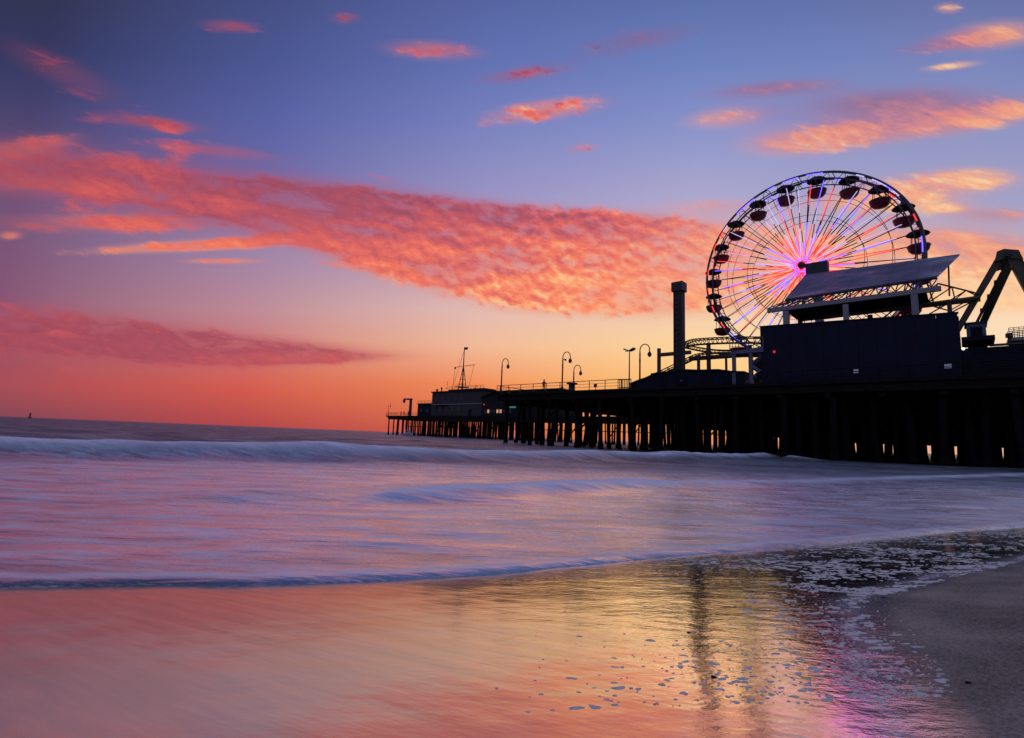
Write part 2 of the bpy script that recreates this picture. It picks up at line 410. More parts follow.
wet = 1-sstep(-.06, .14, sd + .10*(fbm(X*4, Y*4, 3)-.5))
wet = np.where(Y < -3, 0, wet)
# lacy foam lines left where the film thins out
veil = .26*np.exp(-((sd+.08)/.10)**2)*(.5+.9*fbm(X*2.5, Y*4, 91))*sstep(-3, 0, Y)
lace = np.exp(-((sd+.10+.10*(fbm(X*3, Y*3, 21)-.5))/.05)**2)*sstep(.35, .6, fbm(X*6, Y*9, 33))

def tex_noise(nt, vec, scale, detail=4, rough=.5, stretch=(1, 1, 1), rot=0., dist=0.):
    mp = nt.nodes.new('ShaderNodeMapping'); mp.vector_type = 'TEXTURE'; mp.inputs['Scale'].default_value = tuple(1/q for q in stretch); mp.inputs['Rotation'].default_value = (0, 0, rot)
    L(nt, vec, mp.inputs[0]); n = nt.nodes.new('ShaderNodeTexNoise')
    n.inputs['Scale'].default_value = scale; n.inputs['Detail'].default_value = detail; n.inputs['Roughness'].default_value = rough; n.inputs['Distortion'].default_value = dist
    L(nt, mp.outputs[0], n.inputs['Vector']); return n.outputs['Fac']
def mth(nt, op, a, b=None, c=None, clamp=False):
    n = nt.nodes.new('ShaderNodeMath'); n.operation = op; n.use_clamp = clamp
    for i, x in enumerate((a, b, c)):
        if x is None: continue
        if isinstance(x, (int, float)): n.inputs[i].default_value = x
        else: L(nt, x, n.inputs[i])
    return n.outputs[0]
def mrange(nt, x, a, b, lo, hi):
    n = nt.nodes.new('ShaderNodeMapRange'); n.interpolation_type = 'SMOOTHSTEP'
    L(nt, x, n.inputs[0]); n.inputs[1].default_value = a; n.inputs[2].default_value = b; n.inputs[3].default_value = lo; n.inputs[4].default_value = hi
    return n.outputs[0]
def attr(nt, k):
    a = nt.nodes.new('ShaderNodeAttribute'); a.attribute_name = k; return a.outputs['Fac']

def sand_material():
    mt, nt, out = newmat('wet beach sand')
    pos = nt.nodes.new('ShaderNodeNewGeometry').outputs['Position']
    wet = attr(nt, 'wet'); lace = attr(nt, 'lace'); rip = attr(nt, 'ripple')
    grain = tex_noise(nt, pos, 75, 4, .85); blotch = tex_noise(nt, pos, 2.2, 5)
    # dry sand
    rp = nt.nodes.new('ShaderNodeValToRGB'); rp.color_ramp.elements[0].position = .38; rp.color_ramp.elements[1].position = .62
    rp.color_ramp.elements[0].color = (.095, .082, .072, 1); rp.color_ramp.elements[1].color = (.38, .325, .265, 1)
    L(nt, mth(nt, 'ADD', mth(nt, 'MULTIPLY', grain, .6), mth(nt, 'MULTIPLY', blotch, .4)), rp.inputs[0])
    bpd = nt.nodes.new('ShaderNodeBump'); bpd.inputs['Strength'].default_value = .7; bpd.inputs['Distance'].default_value = .008; L(nt, grain, bpd.inputs['Height'])
    dd = nt.nodes.new('ShaderNodeBsdfDiffuse'); L(nt, rp.outputs[0], dd.inputs[0]); L(nt, bpd.outputs[0], dd.inputs['Normal'])
    # water film: ripples + flow streaks
    fine = tex_noise(nt, pos, 30, 4, .6, (1, 1.7, 1), -.1)
    mid = tex_noise(nt, pos, 7, 3, .5, (1, 2.2, 1), -.1)
    streak = tex_noise(nt, pos, 2.0, 6, .62, (1, 8, 1), -.50)
    hgt = mth(nt, 'ADD', mth(nt, 'MULTIPLY', fine, mth(nt, 'MULTIPLY_ADD', rip, .0008, .00012)), mth(nt, 'MULTIPLY', mid, mth(nt, 'MULTIPLY_ADD', rip, .0022, .0008)))
    hgt = mth(nt, 'ADD', hgt, mth(nt, 'MULTIPLY', streak, .0009))
    hgt = mth(nt, 'ADD', hgt, mth(nt, 'MULTIPLY', tex_noise(nt, pos, 75, 2, .6), mth(nt, 'MULTIPLY', attr(nt, 'chop'), .0010)))
    bp = nt.nodes.new('ShaderNodeBump'); bp.inputs['Strength'].default_value = 1.; bp.inputs['Distance'].default_value = 1.; L(nt, hgt, bp.inputs['Height'])
    gl = nt.nodes.new('ShaderNodeBsdfGlossy'); gl.inputs[0].default_value = (.99, .99, .86, 1)
    L(nt, mth(nt, 'ADD', mrange(nt, streak, .3, .7, .03, .08), mth(nt, 'MULTIPLY', mth(nt, 'SUBTRACT', 1., rip), .08)), gl.inputs['Roughness']); L(nt, bp.outputs[0], gl.inputs['Normal'])
    wd = nt.nodes.new('ShaderNodeBsdfDiffuse'); wr_ = nt.nodes.new('ShaderNodeValToRGB'); wr_.color_ramp.elements[0].color = (.25, .215, .165, 1); wr_.color_ramp.elements[1].color = (.045, .038, .032, 1); L(nt, rip, wr_.inputs[0]); L(nt, wr_.outputs[0], wd.inputs[0])
    lw = nt.nodes.new('ShaderNodeLayerWeight'); lw.inputs['Blend'].default_value = .5
    fac = mth(nt, 'MULTIPLY_ADD', lw.outputs['Facing'], .85, .44, clamp=True)
    fac = mth(nt, 'MULTIPLY', fac, mrange(nt, streak, .3, .7, .80, 1.))
    fac = mth(nt, 'MULTIPLY', fac, mth(nt, 'MULTIPLY_ADD', rip, .42, .58))
    wm = nt.nodes.new('ShaderNodeMixShader'); L(nt, fac, wm.inputs[0]); L(nt, wd.outputs[0], wm.inputs[1]); L(nt, gl.outputs[0], wm.inputs[2])
    mx = nt.nodes.new('ShaderNodeMixShader'); L(nt, wet, mx.inputs[0]); L(nt, dd.outputs[0], mx.inputs[1]); L(nt, wm.outputs[0], mx.inputs[2])
    fo = nt.nodes.new('ShaderNodeBsdfDiffuse'); fo.inputs[0].default_value = (.78, .74, .74, 1)
    mf = nt.nodes.new('ShaderNodeMixShader'); bub = tex_noise(nt, pos, 70, 3)
    L(nt, mth(nt, 'MAXIMUM', mth(nt, 'MULTIPLY', lace, mrange(nt, bub, .35, .6, .1, .6)), mth(nt, 'MULTIPLY', attr(nt, 'veil'), mrange(nt, bub, .3, .65, .6, 1.))), mf.inputs[0]); L(nt, mx.outputs[0], mf.inputs[1]); L(nt, fo.outputs[0], mf.inputs[2])
    L(nt, mf.outputs[0], out.inputs[0]); return mt
ripple = sstep(-.6, 1.0, X*.9 + .2*(Y-2.5))      # choppier film towards the right, glassier to the left
tag(grid_obj('sand', X, Y, Z, sand_material(), dict(wet=wet, lace=lace, veil=veil, ripple=ripple, chop=sstep(.7, 1.7, X)*sstep(3.9, 2.6, Y))), kind='structure')

# ------------------------------------------------------------------ sea
rows = [0.]; 
y = 2.2
ys = [y]
while y < 45: y += max(.018, y*.0075 if y > 6 else .022); ys.append(y)
while y < 9000: y *= 1.05; ys.append(y)
ys = np.array(ys)
ss = np.concatenate([np.linspace(-4, -1.35, 60, endpoint=False), np.linspace(-1.35, 1.35, 620), np.linspace(1.35, 4, 60)[1:]])
S, WY = np.meshgrid(ss, ys); WX = S*(WY+1.2)
dw = WY - edge_y(WX)
swash = .020*(1-np.exp(-np.maximum(dw, 0)/.045)) - .10*sstep(0, -.25, dw) 
lowbump = .005*np.exp(-((dw-.10)/.06)**2)
def crest(pts, amp, wf, wb, seed, wob=.25):
    """a breaking wave along ground points: steep front, long back; returns height and front-foam mask"""
    p = line(pts); o = np.argsort(p[:, 0]); p = p[o]; a = np.interp(WX, p[:, 0], np.array(amp)[o])
    c = np.interp(WX, p[:, 0], p[:, 1])
    sl0 = (p[1, 1]-p[0, 1])/(p[1, 0]-p[0, 0]); sl1 = (p[-1, 1]-p[-2, 1])/(p[-1, 0]-p[-2, 0])
    c = np.where(WX < p[0, 0], p[0, 1]+(WX-p[0, 0])*sl0, c); c = np.where(WX > p[-1, 0], p[-1, 1]+(WX-p[-1, 0])*sl1, c)
    c = c + wob*2*(fbm(WX*.22+9, WX*0+seed, seed)-.5)
    d = WY-c; a = a*(.72+.56*fbm(WX*.45, WY*.1+seed, seed+3))
    h = a*np.where(d < 0, np.exp(-(d/wf)**2), np.exp(-(d/wb)**2))
    fm = np.where(d < 0, np.exp(-(d/(wf*.75))**2), np.exp(-(d/(wb*.45))**2))*np.clip(a/(np.max(amp)+1e-6)*1.5, 0, 1)
    base = np.exp(-((d+wf*1.9)/(wf*.55))**2)*np.clip(a/(np.max(amp)+1e-6)*1.5, 0, 1)
    return h, fm, base
h1, f1, b1 = crest([(-300,455),(0,455),(130,457),(300,458),(440,460),(560,461),(680,459),(770,458),(840,462)], [.42,.46,.42,.50,.42,.46,.40,.42,.0], 1.2, 3.4, 4)
h2, f2, b2 = crest([(340,505),(390,499),(440,497),(540,492),(620,488),(700,486),(820,483),(960,478),(1100,473)], [.0,.10,.14,.16,.13,.07,.06,.07,.06], .55, 1.6, 8, .1)
h3, f3, b3 = crest([(130,495),(200,496),(250,497),(330,496),(380,495)], [0,.03,.06,.05,.0], .5, 1.4, 12, .1)
h4, f4, b4 = crest([(-50,440),(30,440),(110,441),(200,443),(260,445)], [.10,.25,.32,.15,.0], 2.2, 4.5, 15)
damp = sstep(0, 1.2, dw)
sw = (fbm(WX*.35+3, WY*1.1, 41)-.5)*.11*damp*sstep(3, 9, WY) + (fbm(WX*.9, WY*2.6, 43)-.5)*.030*damp
far = ((fbm(WX*.06, WY*.22, 44)-.5)*.5 + (fbm(WX*.16, WY*.55, 46)-.5)*.35)*sstep(20, 40, WY)*(1-sstep(150, 400, WY))
SZ = sand_z(WX, WY)[0]
WZ = swash + lowbump*sstep(-.05, .1, dw) + h1+h2+h3+h4 + sw + far
WZ = np.where(dw < -.02, np.minimum(WZ, SZ-.02-.10*sstep(-.02, -.3, dw)), WZ)
fn = fbm(WX*.5+5, WY*2.4, 51)
foam = np.clip(f1*(.45+.85*fn) + f2*(.75+.6*fn) + .3*f3 + .0*f4, 0, 1)
lip = np.exp(-((dw-.16)/.09)**2)*.95
foam = np.maximum(foam, .62*sstep(.3, 3.2, WX)*sstep(3.6, .8, dw)*np.clip(fbm(WX*.8, WY*2.6, 71)*2.2-.35, 0, 1))
foam = np.maximum(foam, lip*(.5+.6*fbm(WX*2, WY*3, 61)))*sstep(.03, .10, dw)
calm = sstep(26, 10, WY)               # foam-milky shallows
def sea_material():
    mt, nt, out = newmat('sea water')
    pos = nt.nodes.new('ShaderNodeNewGeometry').outputs['Position']
    foam = attr(nt, 'foam'); milk = attr(nt, 'milk')
    s1 = tex_noise(nt, pos, .55, 6, .55, (1, 3.6, 1), .05, .4)
    s2 = tex_noise(nt, pos, 1.9, 5, .55, (1, 4.2, 1), -.04, .5)
    s3 = tex_noise(nt, pos, .16, 7, .65, (1, 3., 1))
    near = mth(nt, 'ADD', mth(nt, 'MULTIPLY', s1, .062), mth(nt, 'MULTIPLY', s2, .014))
    farh = mth(nt, 'MULTIPLY', s3, 1.3)
    h = mth(nt, 'ADD', mth(nt, 'MULTIPLY', near, milk), mth(nt, 'MULTIPLY', farh, mth(nt, 'SUBTRACT', 1., milk)))
    bp = nt.nodes.new('ShaderNodeBump'); bp.inputs['Strength'].default_value = 1.; bp.inputs['Distance'].default_value = 1.; L(nt, h, bp.inputs['Height'])
    gl = nt.nodes.new('ShaderNodeBsdfGlossy'); gl.inputs[0].default_value = (.93, .98, 1., 1); L(nt, bp.outputs[0], gl.inputs['Normal'])
    L(nt, mrange(nt, milk, 0, 1, .32, .24), gl.inputs['Roughness'])
    deep = nt.nodes.new('ShaderNodeBsdfDiffuse'); deep.inputs[0].default_value = (.020, .026, .042, 1)
    lw = nt.nodes.new('ShaderNodeLayerWeight'); lw.inputs['Blend'].default_value = .5; L(nt, bp.outputs[0], lw.inputs['Normal'])
    fac = mth(nt, 'MULTIPLY_ADD', lw.outputs['Facing'], 1.0, .06, clamp=True)
    fac = mth(nt, 'MULTIPLY', fac, mrange(nt, s1, .28, .62, .70, 1.))
    fac = mth(nt, 'MULTIPLY', fac, mth(nt, 'MAXIMUM', milk, mrange(nt, s3, .35, .62, .28, .62)))
    wm = nt.nodes.new('ShaderNodeMixShader'); L(nt, fac, wm.inputs[0]); L(nt, deep.outputs[0], wm.inputs[1]); L(nt, gl.outputs[0], wm.inputs[2])
    fd = nt.nodes.new('ShaderNodeBsdfDiffuse'); fd.inputs[0].default_value = (.70, .74, .84, 1)
    fs = tex_noise(nt, pos, 1.3, 6, .6, (1, 3.2, 1), 0., .6)
    veil = mth(nt, 'MULTIPLY', mth(nt, 'MULTIPLY', mrange(nt, fs, .38, .70, .05, .62), mth(nt, 'SUBTRACT', 1., attr(nt, 'trough'))), milk)
    ft = mth(nt, 'MAXIMUM', mth(nt, 'MULTIPLY', foam, mrange(nt, s2, .25, .6, .62, 1.)), veil, clamp=True)
    mx = nt.nodes.new('ShaderNodeMixShader'); L(nt, ft, mx.inputs[0]); L(nt, wm.outputs[0], mx.inputs[1]); L(nt, fd.outputs[0], mx.inputs[2])
    L(nt, mx.outputs[0], out.inputs[0]); return mt
tag(grid_obj('sea_water', WX, WY, WZ, sea_material(), dict(foam=foam, milk=calm, trough=np.clip(b1*.9+b2*1.0+(1-sstep(.02, .12, dw)), 0, 1))), kind='structure')

# ------------------------------------------------------------------ foam clots on the film (uncountable)
def foam_flakes():
    V = []; Fc = []
    def flake(cx, cy, r, asp, rot, hgt):
        n = 12 if r > .03 else 8
        ph = RNG.random(3)*6.28; o = len(V)
        z0, _, _ = sand_z(np.array([cx]), np.array([cy])); 
        ring = []
        for k in range(n):
            q = 2*PI*k/n; rr = r*(1+.28*math.sin(2*q+ph[0])+.20*math.sin(3*q+ph[1])+.12*math.sin(5*q+ph[2]))
            ex, ey = rr*asp*math.cos(q), rr*math.sin(q)
            ring.append((cx+ex*math.cos(rot)-ey*math.sin(rot), cy+ex*math.sin(rot)+ey*math.cos(rot)))
        xs = np.array([p[0] for p in ring]+[cx]); ysr = np.array([p[1] for p in ring]+[cy]); zs = sand_z(xs, ysr)[0]
        for k in range(n): V.append((ring[k][0], ring[k][1], zs[k]-.002))
        for k in range(n): V.append((cx+(ring[k][0]-cx)*.72, cy+(ring[k][1]-cy)*.72, zs[k]+hgt*.8))
        V.append((cx, cy, zs[-1]+hgt))
        for k in range(n):
            Fc.append((o+k, o+(k+1) % n, o+n+(k+1) % n, o+n+k)); Fc.append((o+n+k, o+n+(k+1) % n, o+2*n))
    def ok(x, y):
        z, d, s_ = sand_z(np.array([x]), np.array([y])); return d[0], s_[0]
    # dense band on the dark film below the pier, thinning towards the left and the bottom
    n = 0
    while n < 2700:
        px = random.uniform(640, 1060); py = random.uniform(530, 700)
        c = gnd(px, py, .05); d, s_ = ok(c[0], c[1])
        if d > -.06 or s_ > -.02: continue
        ls = max(0, min(1, (px-650)/200)); 
        ylim = 545 + 70*ls if px < 860 else 620
        dens = .9 if py < ylim + 10*random.random() else .10*max(0, 1-(py-ylim)/130)
        dens *= .15 + .85*min(1, max(0, (px-660)/110))
        dens *= max(0, min(1, (float(fbm(np.array([c[0]*3.1]), np.array([c[1]*5.0]), 77)[0])-.40)*5))+.04
        if px < 740 and py > 600: dens *= .2
        if random.random() > dens: continue
        flake(c[0], c[1], random.choice([.003, .004, .005, .006, .008, .011, .017])*random.uniform(.7, 1.35), random.uniform(1.5, 2.8), random.uniform(-.3, .3), random.uniform(.001, .003)); n += 1
    n = 0
    while n < 620:                       # scattered clots in the foreground
        px = random.uniform(380, 960); py = random.uniform(600, 745)
        c = gnd(px, py, .12); d, s_ = ok(c[0], c[1])
        if d > -.1 or s_ > .12: continue
        w = max(.02, min(1, (px-450)/420))**1.8*min(1, max(.12, (py-590)/90))
        if random.random() > w: continue
        flake(c[0], c[1], random.choice([.002, .003, .003, .004, .005, .006, .011])*random.uniform(.7, 1.3), random.uniform(1.2, 2.2), random.uniform(-.3, .3), random.uniform(.001, .0028)); n += 1
    me = bpy.data.meshes.new('foam_clots'); me.from_pydata(V, [], Fc)
    mt, nt, out = newmat('bubbly foam')
    b = nt.nodes.new('ShaderNodeBsdfPrincipled'); pos = nt.nodes.new('ShaderNodeNewGeometry').outputs['Position']
    vo = nt.nodes.new('ShaderNodeTexVoronoi'); vo.inputs['Scale'].default_value = 160; L(nt, pos, vo.inputs['Vector'])
    r = nt.nodes.new('ShaderNodeValToRGB'); r.color_ramp.elements[0].color = (.82, .78, .74, 1); r.color_ramp.elements[1].color = (.48, .455, .43, 1); r.color_ramp.elements[1].position = .8
    L(nt, vo.outputs['Distance'], r.inputs[0]); L(nt, r.outputs[0], b.inputs['Base Color']); b.inputs['Roughness'].default_value = .45
    bp = nt.nodes.new('ShaderNodeBump'); bp.inputs['Strength'].default_value = .6; bp.inputs['Distance'].default_value = .004; bp.invert = True; L(nt, vo.outputs['Distance'], bp.inputs['Height']); L(nt, bp.outputs[0], b.inputs['Normal'])
    L(nt, b.outputs[0], out.inputs[0]); me.materials.append(mt)
    me.polygons.foreach_set('use_smooth', [True]*len(me.polygons))
    bm = bmesh.new(); bm.from_mesh(me); bmesh.ops.recalc_face_normals(bm, faces=bm.faces); bm.to_mesh(me); bm.free()
    o = bpy.data.objects.new('foam_clots', me); col.objects.link(o)
    tag(o, 'grey white sea foam clots scattered over the wet sand film', 'foam', kind='stuff')
foam_flakes()

for px, py, rr, lab in ((689, 633, .0055, 'small dark pebble on the wet sand inside the tower reflection'), (714, 677, .006, 'dark pebble on the shiny wet sand just right of the tower reflection'), (968, 688, .007, 'flat dark pebble lying on the dry grey sand at the lower right'), (884, 598, .006, 'tiny dark pebble on the foam line at the tip of the dry sand')):
    g_ = gnd_s(px, py); z_ = float(sand_z(np.array([g_[0]]), np.array([g_[1]]))[0][0])
    bm = bmesh.new(); bmesh.ops.create_icosphere(bm, subdivisions=2, radius=1.)
    for v in bm.verts:
        k = 1+.25*math.sin(3*v.co.x+px)+.2*math.sin(4*v.co.y+py); v.co = Vector((v.co.x*1.5*rr*k, v.co.y*rr*k, v.co.z*.5*rr*k))
    me = bpy.data.meshes.new('pebble'); bm.to_mesh(me); bm.free(); me.materials.append(M['wood']); me.polygons.foreach_set('use_smooth', [True]*len(me.polygons))
    o = bpy.data.objects.new('pebble', me); col.objects.link(o); o.location = (g_[0], g_[1], z_+rr*.25); tag(o, lab, 'pebble', 'pebbles on the beach')
# ------------------------------------------------------------------ piers
U_END = 95.
UL = hu(497, 0, 393)
def railing(mb, u0, u1, v, z, h=1.1, step=2.0, along='u'):
    n = max(1, int(abs(u1-u0)/step))
    f = (lambda a, zz: P(a, v, zz)) if along == 'u' else (lambda a, zz: P(v, a, zz))
    for i in range(n+1):
        a = u0+(u1-u0)*i/n; mb.tube(f(a, z), f(a, z+h), .05, n=5)
    for k, r in ((h, .045), (h*.66, .025), (h*.33, .025)): mb.tube(f(u0, z+k), f(u1, z+k), r, n=5)

ap = empty('amusement_pier', P(0, 0, 0), 'wide black timber pier on a forest of piles carrying the big wheel', 'pier')
b = MB(); b.pbox(UL, U_END, -.25, 57, DECK-.3, DECK)
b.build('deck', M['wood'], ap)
b = MB(); b.pbox(UL+.2, U_END, 0, .35, DECK-1.0, DECK-.304); b.build('fascia_beam', M['wood'], ap)
b = MB(); b.pbox(UL+.2, UL+.55, .354, 56.5, DECK-1.0, DECK-.304); b.build('fascia_beam', M['wood'], ap)
for k in range(26):
    v = .9+k*2.2; MB().pbox(UL+.6, U_END, v, v+.3, DECK-.85, DECK-.305).build('stringer', M['wood'], ap)
bents = []
u = UL+1.4
while u < U_END: bents.append(u); u += 3.9
for u in bents: MB().pbox(u-.22, u+.22, .2, 56.3, DECK-1.45, DECK-.86).build('pile_cap', M['wood'], ap)
spots = []
for i, u in enumerate(bents):
    for k in range(16):
        v = .6+k*3.6
        if u < hu(660, 0) and k > 1 and random.random() < .55: continue
        spots.append((v, u+random.uniform(-.35, .35), v+random.uniform(-.3, .3), random.uniform(.20, .30), random.uniform(-.35, .35)))
        if u > hu(652, 0): spots.append((v, u+1.3+random.uniform(-.5, .5), v+1.7+random.uniform(-.4, .4), random.uniform(.2, .29), random.uniform(-.5, .5)))
        if u > hu(668, 0): spots.append((v+2, u+2.6+random.uniform(-.5, .5), v+.9+random.uniform(-.4, .4), random.uniform(.2, .29), random.uniform(-.5, .5)))
        elif random.random() < .16: spots.append((v, u+.9*random.choice((-1, 1)), v+.4, random.uniform(.17, .23), random.choice((-1, 1))*random.uniform(.5, 1.1)))
spots = [q for q in spots if q[1] < U_END-.5]
spots.sort()
GAPS = [(713, .1), (772.6, .5), (778.6, .3), (856, .6), (884, .3), (931, .4), (957, .4), (1003.5, .5)]
def px_of(u, v, z=.8):
    d = P(u, v, z)-EYE; w = float(np.dot(d, Fv)); return 512+FPX*float(np.dot(d, Rv))/w, FPX/w
def in_gap(u, v, r):      # the few chinks left between the piles through which the sky shows
    x, k = px_of(u, v); return any(abs(x-g) < h*.3+r*.97*k for g, h in GAPS)
spots = [q for q in spots if not (q[1] > 0 and q[1] < 60 and px_of(q[1], q[2])[0] > 695 and (in_gap(q[1], q[2], q[3]) or in_gap(q[1]+q[4]*.65, q[2], q[3])))]
def pile_mb(mb, u, v, r, lean, zt=DECK-1.40, zb=-2.5):
    mb.tube(P(u+lean, v, zb), P(u, v, zt), r*1.06, r, n=8)
    mb.lathe([(r*1.1, -.5), (r*1.45, .1), (r*1.35, .45), (r*1.1, .7)], n=8, c=P(u+lean*(1-(0-zb)/(zt-zb)), v, 0.0))   # mussel collar at the waterline
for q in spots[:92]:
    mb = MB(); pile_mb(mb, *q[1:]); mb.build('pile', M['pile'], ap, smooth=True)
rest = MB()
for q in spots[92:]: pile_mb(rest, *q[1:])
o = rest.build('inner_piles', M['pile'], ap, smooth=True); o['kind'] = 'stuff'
rest = MB()
for i in range(len(bents)-1):
    if bents[i] < hu(655, 0):
        if i % 2 == 0: MB().tube(P(bents[i], 7.6, 2.6), P(bents[i+1], 7.6, 5.4), .13).build('cross_brace', M['pile'], ap)
        continue
    for v in (4.3, 11.5, 22, 33):
        two = [(P(bents[i], v, 2.9), P(bents[i+1], v, 5.4)), (P(bents[i+1], v+.32, 2.9), P(bents[i], v+.32, 5.4))]
        for p_, q_ in two:
            if v < 5: MB().tube(p_, q_, .14).build('cross_brace', M['pile'], ap)
            else: rest.tube(p_, q_, .14)
rest.build('inner_bracing', M['pile'], ap)['kind'] = 'stuff'
# added dark sheets below the deck block out sky, landward of the open end
ub = hu(678, 5)
for q_ in ((ub, 9.0, 2.7), (ub, 30., 2.4), (ub+4, 50., 2.2)): MB().pbox(q_[0], U_END, q_[1], q_[1]+.25, q_[2], DECK-1.5).build('screen_boards', M['pile'], ap)
b = MB(); railing(b, UL+.1, hu(622, 0), -.1, DECK); b.build('railing', M['dsteel'], ap)
b = MB(); railing(b, .5, 50, UL+.1, DECK, along='v'); b.build('railing', M['dsteel'], ap)

fp = empty('fishing_pier', P(-63, VF, 0), 'long narrow dark pier on thin piles running out to sea', 'pier')
UF0 = hu(388, VF+1, 417)
b = MB(); b.pbox(UF0, U_END, VF, VF+13, DECK-.35, DECK); b.build('deck', M['wood'], fp)
b = MB(); b.pbox(hu(418, VF), U_END, VF-.3, VF, DECK-1.9, DECK-.354); b.build('fascia_beam', M['wood'], fp)
b = MB(); b.pbox(UF0+.5, hu(418, VF)-.1, VF+.4, VF+.8, DECK-.9, DECK-.354); b.build('fascia_beam', M['wood'], fp)
cnt = 0; extra = MB(); brf = MB()
u = UF0+1.6; i = 0
while u < 55:
    MB().pbox(u-.2, u+.2, VF+.2, VF+12.6, DECK-1.3, DECK-.86).build('pile_cap', M['wood'], fp)
    for k, v in enumerate((.5, 4.4, 8.3, 12.2)):
        lean = random.uniform(-.5, .5) if k else random.uniform(-.15, .15)
        mb = MB(); r = random.uniform(.2, .28)
        if px_of(u, VF+v)[0] > 695 and in_gap(u+lean*.6, VF+v, r): continue
        pile_mb(mb, u, VF+v, r, lean, DECK-1.25)
        if k < 2 and cnt < 96: mb.build('pile', M['pile'], fp, smooth=True); cnt += 1
        else: extra.v, extra.f, extra.mi = extra.v, extra.f, extra.mi; extra.add(mb.v, mb.f)
        if u > hu(418, VF) and u < hu(540, VF):
            mb2 = MB(); pile_mb(extra, u+1.1+random.uniform(-.2, .2), VF+v+1, .22, random.uniform(-.9, .9), DECK-1.25)
    if i % 2 == 0 and u > hu(420, VF): MB().tube(P(u, VF+4.0, 1.6), P(u+3.1, VF+4.0, 5.6), .14).build('cross_brace', M['pile'], fp)
    brf.tube(P(u, VF+8.0, 3.4), P(u+3.1, VF+8.0, 3.4), .12)
    u += 3.1; i += 1
o = extra.build('inner_piles', M['pile'], fp, smooth=True); o['kind'] = 'stuff'
brf.build('waling_beam', M['pile'], fp)
b = MB(); railing(b, UF0+.1, hu(417, VF), VF+.1, DECK, step=3); b.build('railing', M['dsteel'], fp)
b = MB(); railing(b, VF+.2, VF+12.8, UF0+.1, DECK, step=3, along='v'); b.build('railing', M['dsteel'], fp)

# ------------------------------------------------------------------ buildings on the narrow pier
def wins(parent, u0, u1, n, z0, z1, v, m, w=.9, proud=.03):
    for i in range(n):
        c = u0+(u1-u0)*(i+.5)/n
        f = MB(); f.pbox(c-w/2-.08, c+w/2+.08, v-proud-.04, v+.05, z0-.08, z1+.08); fo = f.build('window', M['dsteel'], parent)
        g = MB(); g.pbox(c-w/2, c+w/2, v-proud-.07, v-proud-.043, z0, z1); g.build('pane', m[i % len(m)] if isinstance(m, list) else m, fo)
va = VF+2.2
ua, ub, uc = hu(417.5, va, 410), hu(432, va, 400), hu(482, va, 400)
zsh = hit(425, 404, va)[1]; zof = hit(440, 392.5, va)[1]; zof2 = hit(470, 390, va)[1]
sh = empty('harbour_shed', P(ua, va, DECK), 'low dark shed with railed flat roof at the seaward end of the pier', 'shed')
b = MB(); b.pbox(ua, ub-.05, va, va+7, DECK+.004, zsh); b.build('wall', M['teal'], sh)
b = MB(); b.pbox(ua-.3, ub-.06, va-.3, va+7.3, zsh+.003, zsh+.25); b.build('roof', M['roof'], sh)
b = MB(); railing(b, ua, ub-.3, va, zsh+.25, .9, 1.6); b.build('roof_railing', M['dsteel'], sh)
wins(sh, ua+.5, ub-.5, 2, DECK+1.4, DECK+2.6, va, M['glass'])
of = empty('harbour_office', P(ub, va, DECK), 'two storey grey clapboard building below the signal mast', 'building')
b = MB(); b.pbox(ub, uc, va, va+8, DECK+.004, zof); b.build('wall', M['grey'], of)
b = MB(); b.pbox(ub-.35, uc+.3, va-.35, va+8.3, zof+.003, zof+.4)
ro = b.build('roof', M['roof'], of)
b = MB(); um0, um1 = hu(446, va, 392), hu(481, va, 392); b.pbox(um0, um1, va+1, va+7, zof+.403, zof2+.6); b.build('roof_lantern', M['roof'], ro)
b = MB(); railing(b, um0, um1, va+1.2, zof2+.6, 1.0, 1.5); b.build('roof_railing', M['dsteel'], of)
wins(of, ub+1, uc-8, 5, DECK+5, DECK+6.6, va, M['glass'], 1.1); wins(of, ub+3, uc-9, 4, DECK+1.5, DECK+3.2, va, M['glass'], 1.3)
b = MB(); b.pbox(uc-6, uc-4.6, va-.06, va+.04, DECK+.05, DECK+2.3); d_ = b.build('door', M['navy2'], of)
b = MB(); b.tube(P(uc-4.8, va-.14, DECK+1.1), P(uc-4.8, va-.06, DECK+1.1), .05); b.build('handle', M['steel'], d_)
for px, w_, h_ in ((437, .5, 1.0), (441.5, .35, 1.5), (484.5, .4, 1.1)):
    u_ = hu(px, va+2, 392)
    if px < 446 or px > 481.5:
        b = MB(); zb_ = zof+.403 if px < 482 else zof-.2; b.lathe([(w_*.6, 0), (w_*.6, h_*.7), (w_, h_*.72), (w_, h_), (w_*.2, h_*1.12)], 8, P(min(u_, uc-.4), va+2, zb_)); b.build('roof_vent', M['dsteel'], of)
b = MB(); b.pbox(um1-.004, uc-.5, va+1.5, va+6, zof+.403, zof+1.0); b.build('roof_step', M['roof'], of)
b = MB(); b.pbox(ub-.25, uc+.2, va-.14, va-.004, DECK+3.9, DECK+4.15); b.build('storey_band', M['white'], of)
b = MB(); b.pbox(ub+2, ub+9, va-1.3, va-.004, DECK+3.45, DECK+3.6); b.build('awning', M['teal'], of)
